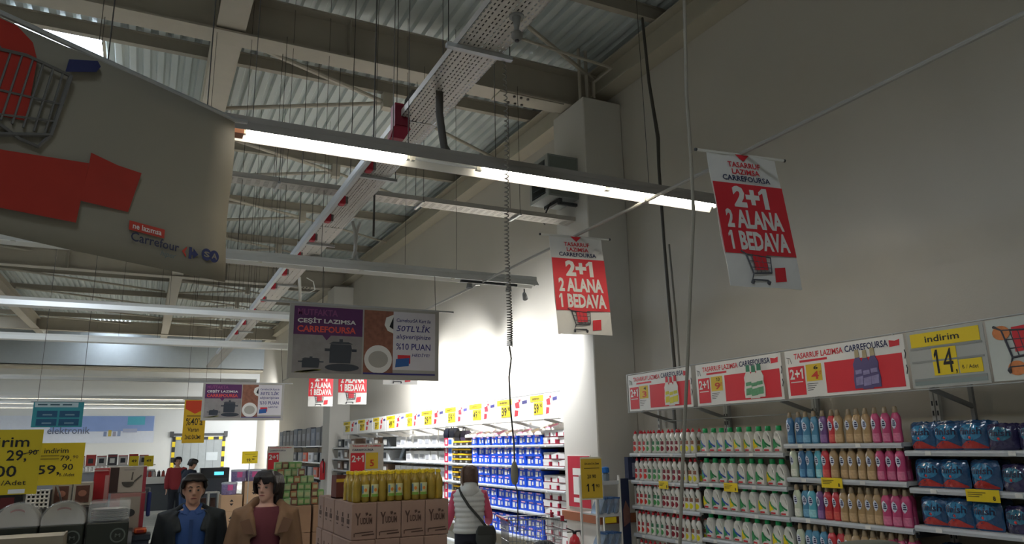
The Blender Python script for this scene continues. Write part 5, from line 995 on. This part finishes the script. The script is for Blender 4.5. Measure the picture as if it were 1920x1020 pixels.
# ================================================================== BACK WALL
es2 = thing('department_sign', 'pale blue elektronik department sign on the back wall', 'sign', (-6.9, 45.99, 2.33)); PB = mat('sign_pale', 'c4cbd8', .5); panel(es2, 'board', 0, 7.45, 0, 1.45, PB, 0, .01); panel(es2, 'blue_field', 2.5, 7.4, .62, 1.42, mat('sign_blue', '7f95c4', .5, noise=.15, nscale=.8), -.011, .01)
txt(es2, 'elektronik', 2.4, .50, 1.95, .36, mat('sign_grey_ink', '5c6478'), -.03, .01)
panel(es2, 'monitor_picture', 6.1, 6.95, .95, 1.4, mat('monitor_teal', '4f9fb4', .4), -.022, .01); panel(es2, 'laptop_picture', 5.9, 6.6, .55, .75, mat('laptop_pic', '9aa0b8', .4), -.022, .01)
for k in range(4): panel(es2, 'device_picture', 5.0+.22*k, 5.15+.22*k, .35, .6+.08*(k % 2), mat('device_pic%d' % k, ('6a7a9c', 'b0a050', '8a8a9c', '7f90b0')[k], .5), -.022, .01)
d1 = struct('door_1', B().box(1.6, 4.15, 45.93, 45.985, 0, 2.5), mat('door_grey', '8d9496', .5, noise=.08), 'wide grey service door in the back wall'); HZY = mat('hazard_yellow', 'd8bf1c', .5)
for k in range(9):
    for X in (1.5, 4.1): obj('hazard_block', B().box(X, X+.16, 45.86, 45.93, .1+.28*k, .38+.28*k), HZY if k % 2 else BLACK, d1)
for k in range(9): obj('hazard_block', B().box(1.66+.28*k, min(4.1, 1.94+.28*k), 45.86, 45.93, 2.45, 2.6), BLACK if k % 2 else HZY, d1)
obj('door_track', B().box(1.4, 4.35, 45.85, 45.97, 2.68, 2.8), DGREY, d1)
for X in (1.45, 4.25): obj('track_motor', B().box(X-.1, X+.1, 45.75, 45.9, 2.6, 2.9), DGREY, d1)
obj('door_window', B().box(3.3, 3.9, 45.90, 45.93, 1.3, 1.75), mat('door_pane', 'b4bcc0', .2), d1)
for k in range(6): obj('panel_joint', B().box(1.66+.4*k, 1.68+.4*k, 45.92, 45.931, 0, 2.45), mat('door_joint', '6e7476', .5), d1)
# plain baseboard at the foot of the right wall
struct('baseboard_right', B().box(5.93, 5.95, 9.2, 24, 0, .1), mat('baseboard', '8b8880', .5), 'grey baseboard along the right wall')
# covered display top at the lower right
t = thing('covered_display', 'grey-green rounded cover in front of the softener shelves', 'display', (3.64, 3.0, 0)); obj('cover', B().loft([[(a*math.cos(2*math.pi*k/24), .6*a*math.sin(2*math.pi*k/24), z) for k in range(24)] for a, z in ((.30,.0),(.31,.9),(.32,1.25),(.28,1.30),(.18,1.33),(.04,1.338))]), mat('cover_grey', '6f7468', .6), t, True); obj('base_ring', B().lathe([(.4,0),(.4,.06)], 20, sy=.65), DGREY, t)
# ================================================================== PEOPLE
def solid(b, voxel=.009, smooth=2):
    """union of overlapping closed shapes into one continuous surface"""
    me = bpy.data.meshes.new('tmp'); me.from_pydata(b.v, [], b.f)
    bm = bmesh.new(); bm.from_mesh(me); bmesh.ops.recalc_face_normals(bm, faces=bm.faces); bm.to_mesh(me); bm.free()
    o = bpy.data.objects.new('tmp', me); COL.objects.link(o)
    r = o.modifiers.new('r', 'REMESH'); r.mode = 'VOXEL'; r.voxel_size = voxel
    if smooth: s = o.modifiers.new('s', 'SMOOTH'); s.iterations = smooth; s.factor = .5
    dg = bpy.context.evaluated_depsgraph_get(); out = bpy.data.meshes.new_from_object(o.evaluated_get(dg))
    bpy.data.objects.remove(o); bpy.data.meshes.remove(me)
    out.polygons.foreach_set('use_smooth', [True]*len(out.polygons)); out.materials.clear()
    return out
def ell(cx, cy, z, a, f, k=None, n=24):
    k = f if k is None else k
    return [(cx+a*math.sin(2*math.pi*i/n), cy+(-f if math.cos(2*math.pi*i/n) > 0 else -k)*math.cos(2*math.pi*i/n), z) for i in range(n)]
def lerp(p, q, u): return tuple(a+(c-a)*u for a, c in zip(p, q))
TOR = [(.86,.150,.105),(.95,.160,.112),(1.05,.140,.105),(1.18,.152,.112),(1.30,.172,.115),(1.38,.168,.095),(1.425,.110,.070),(1.455,.060,.058)]
def dense(tab, m=4):
    out = []
    for i in range(len(tab)-1):
        p0 = tab[max(0, i-1)]; p1 = tab[i]; p2 = tab[i+1]; p3 = tab[min(len(tab)-1, i+2)]
        for k in range(m):
            u = k/m; out.append(tuple(.5*((2*b_)+(c-a)*u+(2*a-5*b_+4*c-d)*u*u+(3*b_-a-3*c+d)*u**3) for a, b_, c, d in zip(p0, p1, p2, p3)))
    return out+[tab[-1]]
TOR = dense(TOR, 3)
def torso(b, grow, z0=.86, z1=1.47, quilt=0., lean=(0, 0)):
    rs = []
    for z, a, d in TOR:
        if z0-.01 <= z <= z1: rs.append(ell(lean[0]*(z-.9), lean[1]*(z-.9), z, a+grow, d+grow))
    if quilt:
        rs = []
        N_ = 44
        for i in range(N_+1):
            z = z0+(z1-z0)*i/N_
            for (za, aa, da), (zb, ab, db) in zip(TOR, TOR[1:]):
                if za <= z <= zb: u = (z-za)/(zb-za); a = aa+(ab-aa)*u; d = da+(db-da)*u; break
            q = quilt*abs(math.sin(math.pi*(z-z0)/.062))
            rs.append(ell(lean[0]*(z-.9), lean[1]*(z-.9), z, a+grow+q, d+grow+q))
    b.loft(rs); return b
def limb(b, pts, rad, n=14): return b.tube(pts, rad, n)
def arm_pts(j): s, e, w_ = j; return [s, lerp(s, e, .5), e, lerp(e, w_, .45), w_]
def hand(b, w_, d, side, curl=.3):
    """palm, four fingers of different length and a thumb"""
    w_ = Vector(w_); d = Vector(d).normalized(); s = Vector((0, -1, 0)); s = (s-d*s.dot(d)).normalized(); nrm = d.cross(s)
    b.loft([[w_+d*t+s*(a*math.cos(2*math.pi*k/10))+nrm*(.013*math.sin(2*math.pi*k/10)) for k in range(10)] for t, a in ((-.02,.024),(.02,.034),(.06,.040),(.09,.038))])
    for i, L in enumerate((.068, .078, .074, .058)):
        o = w_+d*.08+s*(.028-.019*i); c = nrm*(-side*curl)
        b.tube([o, o+d*L*.45+c*L*.15, o+d*L*.8+c*L*.5, o+d*L*.95+c*L*.85], [.0095,.009,.008,.0065], 8)
    o = w_+d*.02+s*.028; b.tube([o, o+d*.025+s*.022, o+d*.06+s*.028], [.011,.010,.008], 8)
HEAD = [(-.004,.016,.074,-.03),(.004,.030,.084,.0),(.018,.044,.088,.035),(.042,.056,.086,.062),(.075,.064,.086,.080),(.11,.070,.086,.092),(.135,.074,.088,.098),(.165,.074,.086,.098),(.19,.066,.076,.088),(.21,.046,.054,.064),(.22,.022,.028,.034)]
HEAD = dense(HEAD, 3)
def head(b, M):
    tf = lambda P: [tuple(M @ Vector(p)) for p in P]
    b.loft([tf(ell(0, 0, z, a, f, k)) for z, a, f, k in HEAD])
    b.loft([tf([(-w_, -.08, z), (w_, -.08, z), (w_*.5, -.08-d, z), (-w_*.5, -.08-d, z)]) for z, w_, d in ((.068,.016,.012),(.078,.018,.032),(.09,.013,.030),(.125,.009,.012))])
    b.loft([tf(ell(0, -.082, z, a, f, .01, 10)) for z, a, f in ((.030,.014,.004),(.038,.024,.011),(.044,.024,.009),(.050,.022,.011),(.056,.012,.005))])
    for s in (-1, 1):
        b.loft([tf(ell(s*x_, .012, z, .009, d, d*.8, 8)) for x_, z, d in ((.068,.072,.010),(.075,.085,.016),(.079,.11,.021),(.076,.128,.014))])
        b.loft([tf(ell(s*x_, -.076, z, a, f, .006, 8)) for x_, z, a, f in ((.03,.126,.012,.008),(.031,.134,.024,.014),(.031,.14,.022,.012))])
def face(t, M, brow=BLACK):
    EW = mat('eye_white', '8f857c', .3, noise=0); LIP = mat('lip', '8a4a44', .5)
    for s in (-1, 1):
        c = M @ Vector((s*.031, -.0775, .113)); e = obj('eye', B().sphere(c, .0115, n=12, m=8), EW, t, True)
        c2 = M @ Vector((s*.031, -.0868, .1125)); obj('iris', B().sphere(c2, .0062, n=8, m=6), BLACK, e, True)
        obj('eyebrow', B().tube([tuple(M @ Vector(p)) for p in ((s*.014,-.0885,.134),(s*.03,-.0885,.141),(s*.049,-.074,.136))], [.003,.004,.002], 6), brow, t, True)
        obj('eyelid', B().tube([tuple(M @ Vector(p)) for p in ((s*.018,-.084,.116),(s*.031,-.089,.122),(s*.044,-.080,.116))], .0032, 6), MATS['skin'], t, True)
    obj('mouth', B().tube([tuple(M @ Vector(p)) for p in ((-.023,-.083,.047),(-.008,-.0925,.049),(.008,-.0925,.049),(.023,-.083,.047))], [.002,.0048,.0048,.002], 6), LIP, t, True)
SKIN = mat('skin', 'b98f78', .5, noise=.05, nscale=25)
def person(label, loc, yaw, H, head_turn, head_tilt, arms, legs, lean=(0, 0), skin=None):
    """body as one continuous skin mesh; clothes are added by the caller. local facing -Y"""
    t = thing('person', label, 'person', loc, yaw); t.scale = (H/1.70,)*3
    b = B(); torso(b, 0, lean=lean); nx, ny = lean[0]*.56, lean[1]*.56
    limb(b, [(nx*.97, ny*.97+.01, 1.43), (nx, ny-.005, 1.52)], [.058, .052]);
    M = Matrix.Translation((nx, ny-.005, 1.480)) @ Matrix.Rotation(head_turn, 4, 'Z') @ Matrix.Rotation(head_tilt, 4, 'X')
    head(b, M)
    for s, j in arms.items():
        limb(b, arm_pts(j), [.050,.046,.038,.036,.026]); hand(b, j[2], Vector(j[2])-Vector(j[1]), s)
    for s, j in legs.items():
        limb(b, [j[0], lerp(j[0], j[1], .5), j[1], lerp(j[1], j[2], .4), j[2]], [.088,.078,.056,.054,.036]); a = j[2]
        limb(b, [(a[0], a[1]+.03, .05), (a[0], a[1]-.08, .04), (a[0], a[1]-.16, .03)], [.038,.042,.026], 10)
    obj('body', solid(b, .008), skin or SKIN, t)
    return t, M
def trousers(t, legs, m, grow=.02, lean=(0, 0)):
    b = B(); b.loft([ell(0, 0, z, a+grow, d+grow) for z, a, d in ((.80,.14,.10),(.88,.15,.105),(.98,.152,.108))])
    for s, j in legs.items(): limb(b, [j[0], lerp(j[0], j[1], .5), j[1], lerp(j[1], j[2], .5), (j[2][0], j[2][1], .07)], [.10,.096,.078,.072,.07])
    obj('trousers', solid(b, .014), m, t)
    for s, j in legs.items():
        a = j[2]; obj('shoe', B().loft([[(a[0]+w_*math.cos(q), y, .0+max(0, h*math.sin(q))) for q in [math.pi*k/8 for k in range(9)]] for y, w_, h in ((a[1]+.08,.035,.07),(a[1]+.03,.048,.11),(a[1]-.06,.05,.09),(a[1]-.15,.05,.06),(a[1]-.2,.028,.04))]), mat('shoe_leather', '1f1c1a', .4), t, True)
def sleeves(b, arms, grow, n=14, cut=.98):
    for s, j in arms.items():
        w_ = lerp(j[1], j[2], cut); limb(b, [lerp(j[0], (0, j[0][1], j[0][2]), .25), j[0], lerp(j[0], j[1], .5), j[1], lerp(j[1], w_, .5), w_], [.05+grow,.056+grow,.050+grow,.043+grow,.042+grow,.034+grow], n)
def open_coat(b, grow, z0, gap, lean=(0, 0), thick=.022):
    """coat body open at the front: C-shaped rings"""
    rs = []
    zs = [(z0, TOR[0][1]+.03, TOR[0][2]+.03)]+[(z, a, d) for z, a, d in TOR if z > z0+.02 and z < 1.44]
    for z, a, d in zs:
        g = gap*(1.0 if z < 1.3 else 1.0+2.0*(z-1.3)); n = 26; o = []; i_ = []
        for k in range(n+1):
            th = g+(2*math.pi-2*g)*k/n
            o.append((lean[0]*(z-.9)+(a+grow)*math.sin(th), lean[1]*(z-.9)-(d+grow)*math.cos(th), z)); i_.append((lean[0]*(z-.9)+(a+grow-thick)*math.sin(th), lean[1]*(z-.9)-(d+grow-thick)*math.cos(th), z))
        rs.append(o+i_[::-1])
    b.loft(rs); return b
def hair_tufts(t, M, m, fringe=.16, side=.10, back=.02, vol=.0, part=.2, name='hair', spread=0.):
    """one mass of hair: skull cap plus overlapping locks falling over forehead, sides and nape"""
    rnd = random.Random(3); b = B(); T = lambda p: tuple(M @ Vector(p))
    b.loft([[T(p) for p in ell(0, .020, z, a+vol, f+vol*.4, k+vol)] for z, a, f, k in ((.03,.05,.0,.05),(.07,.06,.01,.068),(.10,.068,.02,.080),(.13,.076,.05,.090),(.16,.080,.074,.092),(.19,.076,.080,.086),(.212,.062,.066,.07),(.228,.040,.044,.046),(.236,.016,.02,.02))])
    for k in range(13):          # fringe
        x_ = -.066+.132*k/12; j = rnd.uniform(-.006, .006); sw = part*.05*(1 if x_ > -.02 else -.6)
        b.tube([T((x_*.45, .0, .228+vol)), T((x_*.8, -.06, .222)), T((x_*1.02+sw*.4, -.094+.02*(x_/.066)**2, .19)), T((x_*1.1+sw, -.100+.026*(x_/.066)**2, fringe+j))], [.016, .017, .013, .004], 7)
    for s_ in (-1, 1):           # sides
        for k in range(7):
            y = -.052+.024*k; j = rnd.uniform(-.008, .008); zz = side+(back-side)*max(0, (k-3)/3)+j
            b.tube([T((s_*.03, y*.6, .225)), T((s_*(.072+vol), y, .19)), T((s_*(.084+vol), y+.004, .14)), T((s_*(.080+vol+spread*.4), y+.006, (zz+.13)/2)), T((s_*(.074+vol*.6+spread), y+.008, zz))], [.016, .018, .016, .014, .005], 7)
    for k in range(9):           # nape
        x_ = -.07+.14*k/8; j = rnd.uniform(-.01, .01)
        b.tube([T((x_*.5, .05, .222)), T((x_, .084+vol-.02*(x_/.07)**2, .17)), T((x_*1.02, .086+vol-.03*(x_/.07)**2, .11)), T((x_*(.95+spread*4), .072+vol*.8-.02*(x_/.07)**2, (back+.11)/2)), T((x_*(.85+spread*8), .055+vol*.6-.012*(x_/.07)**2, back+j))], [.020, .026, .028, .026, .008], 7)
    return obj(name, solid(b, .0075, 1), m, t)
HAIR = mat('hair_black', '1c1718', .45, noise=.3, nscale=60); HAIRB = mat('hair_brown', '5c463a', .5, noise=.3, nscale=60)
LEGS = {1: ((.09,0,.92), (.095,-.03,.50), (.10,.0,.09)), -1: ((-.09,0,.92), (-.095,-.10,.51), (-.10,-.12,.10))}
LEGS0 = {1: ((.09,0,.92), (.095,0,.50), (.10,.02,.09)), -1: ((-.09,0,.92), (-.095,-.02,.50), (-.10,.02,.09))}
ARM = {1: ((.185,0,1.385), (.235,.03,1.12), (.245,-.04,.88)), -1: ((-.185,0,1.385), (-.235,.03,1.12), (-.245,-.04,.88))}
# man in dark jacket and blue shirt
t, M = person('dark-haired person in black jacket over a blue shirt walking forward', (.41, 6.74, 0), -.06+.0, 1.69, .05, .0, ARM, LEGS)
face(t, M); hair_tufts(t, M, HAIR, .180, .125, .04, .005, .6)
SHB = mat('shirt_blue', '27477e', .7, noise=.08, nscale=12, bump=.1, bscale=15); JK = mat('jacket_black', '20262a', .75, noise=.15, nscale=10, bump=.15, bscale=12)
obj('shirt', solid(torso(B(), .012, .86, 1.44), .012), SHB, t)
b = B()
for s_ in (-1, 1):
    b.tube([(0, .062, 1.478), (s_*.045, .045, 1.478), (s_*.064, .0, 1.470), (s_*.052, -.045, 1.452), (s_*.02, -.078, 1.425)], [.014, .014, .015, .016, .010], 8)
    b.loft([[(s_*x_, y-.006, z) for x_, y, z in P]+[(s_*x_, y+.008, z) for x_, y, z in P[::-1]] for P in ([(.012,-.080,1.425),(.06,-.050,1.458)], [(.03,-.094,1.395),(.085,-.078,1.415)])])
obj('shirt_collar', solid(b, .008), SHB, t)
obj('shirt_placket', B().box(-.014, .014, -.1335, -.122, 1.0, 1.37), mat('shirt_blue_dark', '203c6c', .7), t)
b = B(); open_coat(b, .045, .80, .58); sleeves(b, ARM, .022); limb(b, [(-.13,.0,1.42),(-.07,.05,1.455),(0,.075,1.465),(.07,.05,1.455),(.13,0,1.42),(.10,-.08,1.36),(.085,-.125,1.28)], [.03,.034,.034,.034,.03,.026,.02]); limb(b, [(-.13,0,1.42),(-.10,-.08,1.36),(-.085,-.125,1.28)], [.03,.026,.02])
obj('jacket', solid(b, .011), JK, t)
trousers(t, LEGS, mat('trousers_dark', '23262e', .8))
# woman in tan coat and maroon sweater, looking to the viewer's left
ARMW = {1: ((.18,0,1.38), (.235,.02,1.11), (.24,-.05,.87)), -1: ((-.18,0,1.38), (-.25,.04,1.12), (-.20,-.12,.92))}
t, M = person('dark-haired person in open tan coat over a maroon sweater', (.957, 6.55, 0), -.10, 1.70, -.5, .0, ARMW, LEGS, skin=mat('skin_pale', 'c39a88', .5, noise=.05, nscale=25))
face(t, M); hair_tufts(t, M, HAIR, .140, .05, -.04, .006, .5)
MAR = mat('sweater_maroon', '5c2730', .8, noise=.1, nscale=14, bump=.1, bscale=30); TAN = mat('coat_tan', '7d6048', .8, noise=.14, nscale=9, bump=.15, bscale=14)
obj('sweater', solid(torso(B(), .014, .86, 1.44), .012), MAR, t); obj('neckband', B().tube([(.075*math.sin(a), .0-.075*math.cos(a), 1.432+.012*math.cos(a+math.pi)) for a in [2*math.pi*k/24 for k in range(25)]], .011, 8), MAR, t, True)
b = B(); open_coat(b, .055, .72, .62); sleeves(b, ARMW, .03); limb(b, [(-.085,-.14,1.22),(-.115,-.10,1.34),(-.135,-.02,1.43),(-.08,.06,1.475),(0,.085,1.485),(.08,.06,1.475),(.135,-.02,1.43),(.115,-.10,1.34),(.085,-.14,1.22)], [.022,.032,.04,.04,.042,.04,.04,.032,.022])
obj('coat', solid(b, .011), TAN, t)
for s in (-1, 1): obj('lapel', B().plate([(s*.085,1.24),(s*.13,1.36),(s*.20,1.34),(s*.165,1.25)], -.165, -.150), mat('coat_tan_dark', '6a4e3c', .8), t)
obj('pocket_flap', B().box(.10, .20, -.175, -.160, 1.0, 1.04), mat('coat_tan_dark', '6a4e3c'), t)
trousers(t, LEGS, mat('trousers_brown', '2b2522', .8))
# woman in white quilted vest seen from behind, reaching towards the shelf
ARMV = {1: ((.165,-.05,1.37), (.235,-.02,1.12), (.32,-.10,.92)), -1: ((-.165,-.03,1.37), (-.245,-.06,1.10), (-.24,-.28,1.00))}
# facing +X/+Y (towards the shelves): yaw turns the local -Y front away from the viewer
t, M = person('person in white quilted vest and pink sleeves seen from behind', (3.63, 8.62, 0), math.pi-.42, 1.63, .15, .25, {k: v for k, v in ARMV.items()}, LEGS0, lean=(0, -.10), skin=SKIN)
face(t, M); hair_tufts(t, M, HAIRB, .155, -.02, -.05, .010, .3, 'hair', .015)
PK = mat('sleeve_pink', 'c9546e', .75, noise=.08, nscale=14); b = B(); torso(b, .008, .86, 1.43, lean=(0, -.10)); sleeves(b, ARMV, .012); obj('pink_top', solid(b, .012), PK, t)
VW = mat('vest_white', 'c9cbc6', .6, noise=.06, nscale=12); b = B(); torso(b, .034, .90, 1.425, .016, lean=(0, -.10)); obj('vest', solid(b, .009, 1), VW, t)
obj('hood', solid(B().loft([ell(0, -.03, z, a, f, k_) for z, a, f, k_ in ((1.30,.10,.05,.10),(1.36,.145,.07,.145),(1.42,.14,.075,.15),(1.47,.115,.07,.125),(1.505,.095,.05,.10),(1.515,.06,.03,.07))]), .012), VW, t)
trousers(t, LEGS0, mat('trousers_navy', '20222e', .8), .022)
bg = thing('shoulder_bag', 'dark grey shoulder bag on the back of the vest wearer', 'bag', (3.63, 8.62, 0), math.pi-.42)
obj('bag_body', solid(B().loft([ell(-.20, .17, z, a, d) for z, a, d in ((.70,.05,.03),(.72,.10,.05),(.80,.125,.06),(.90,.12,.05),(.96,.09,.03))]), .012), mat('bag_charcoal', '3a3c38', .6), bg); obj('strap', B().tube([(-.20,.17,.95),(-.12,.155,1.05),(0,.14,1.18),(.09,.095,1.31),(.12,.02,1.385),(.1,-.08,1.37)], .016, 8), mat('bag_strap', '33352f', .6), bg, True); obj('flap', B().plate([(-.30,.86),(-.10,.86),(-.11,.95),(-.29,.95)], .212, .226), mat('bag_flap', '30322e', .6), bg)
# people at the far counter
ARMB = {1: ((.18,-.03,1.38), (.26,-.10,1.14), (.20,-.28,1.02)), -1: ((-.18,-.03,1.38), (-.26,-.10,1.14), (-.2,-.28,1.02))}
t, M = person('distant person in dark blue coat bending at the far counter', (1.08, 21.2, 0), math.pi*.62, 1.66, 0, .35, ARMB, LEGS0, lean=(0, -.22)); face(t, M); hair_tufts(t, M, HAIR, .165, .1, .02, .002)
b = B(); torso(b, .05, .86, 1.43, lean=(0, -.22)); sleeves(b, ARMB, .03); obj('coat', solid(b, .014), mat('coat_navy', '1f2838', .8), t); trousers(t, LEGS0, mat('trousers_blue', '34486a', .8))
t, M = person('distant person in red top beside the far counter', (.92, 22.6, 0), .2, 1.70, 0, 0, ARM, LEGS0); face(t, M); hair_tufts(t, M, HAIR, .165, .1, .02, .002)
b = B(); torso(b, .03, .86, 1.43); sleeves(b, ARM, .02); obj('red_top', solid(b, .014), mat('top_red', '8a2c30', .8), t); trousers(t, LEGS0, mat('trousers_dark', '23262e'))
# shopping trolley
CH = mat('trolley_chrome', '9a9c9e', .3, metal=.7); CHR = mat('trolley_red', 'b83040', .45)
tr_ = thing('shopping_trolley', 'wire shopping trolley with red handle beside the blue boxes', 'trolley', (4.28, 8.25, 0), -.25)
bas = []
def bp(u, v, w_):  # basket point: u -1..1 along X, v 0..1 front, w_ height 0..1
    return ((.31+.02*w_)*u, -.24*(1-.25*(1-w_))+.48*(1-.1*(1-w_))*v, .55+.48*w_)
k_ = 0
for side, fn in (('basket_side', lambda s, w_: bp(s, 0, w_)), ('basket_side', lambda s, w_: bp(s, 1, w_)), ('basket_end', lambda s, w_: bp(-1, (s+1)/2, w_)), ('basket_end', lambda s, w_: bp(1, (s+1)/2, w_))):
    b = B()
    for i in range(15): s = -1+2*i/14; b.tube([fn(s, 0), fn(s, 1)], .0028, 5)
    for j in range(5): w_ = j/4; b.tube([fn(-1, w_), fn(1, w_)], .0035 if j < 4 else .007, 5)
    o = obj(side, b, CH, tr_)
b = B()
for i in range(10): v = i/9; b.tube([bp(-1, v, 0), bp(1, v, 0)], .003, 5)
obj('basket_floor', b, CH, tr_)
hb = obj('handle', B().tube([(-.36,-.32,1.04),(-.36,.32,1.04)], .014, 8), CHR, tr_, True)
for s in (-1, 1):
    obj('handle_arm', B().tube([(-.31,s*.26,1.0),(-.36,s*.27,1.04)], .01, 6), CH, tr_); obj('corner_guard', B().box(.30, .34, s*.24-.02, s*.24+.02, 1.0, 1.06), CHR, tr_)
    obj('frame_leg', B().tube([(-.26,s*.2,.55),(-.32,s*.2,.3),(-.3,s*.22,.14),(.3,s*.15,.14)], .011, 6), CH, tr_, True)
    for X, Y in ((-.3, s*.22), (.3, s*.15)): obj('wheel', B().tube([(X,Y-.012,.06),(X,Y+.012,.06)], .06, 14), DGREY, tr_); obj('castor', B().tube([(X,Y,.12),(X,Y,.07)], .012, 6), GREY, tr_)
tag(obj('folded_coat', solid(B().sphere((4.44, 8.25, .66), .17, .15, .1).sphere((4.38, 8.2, .64), .14, .12, .085), .02), mat('coat_black', '26272a', .8)), 'black coat heaped in the shopping trolley', 'coat')
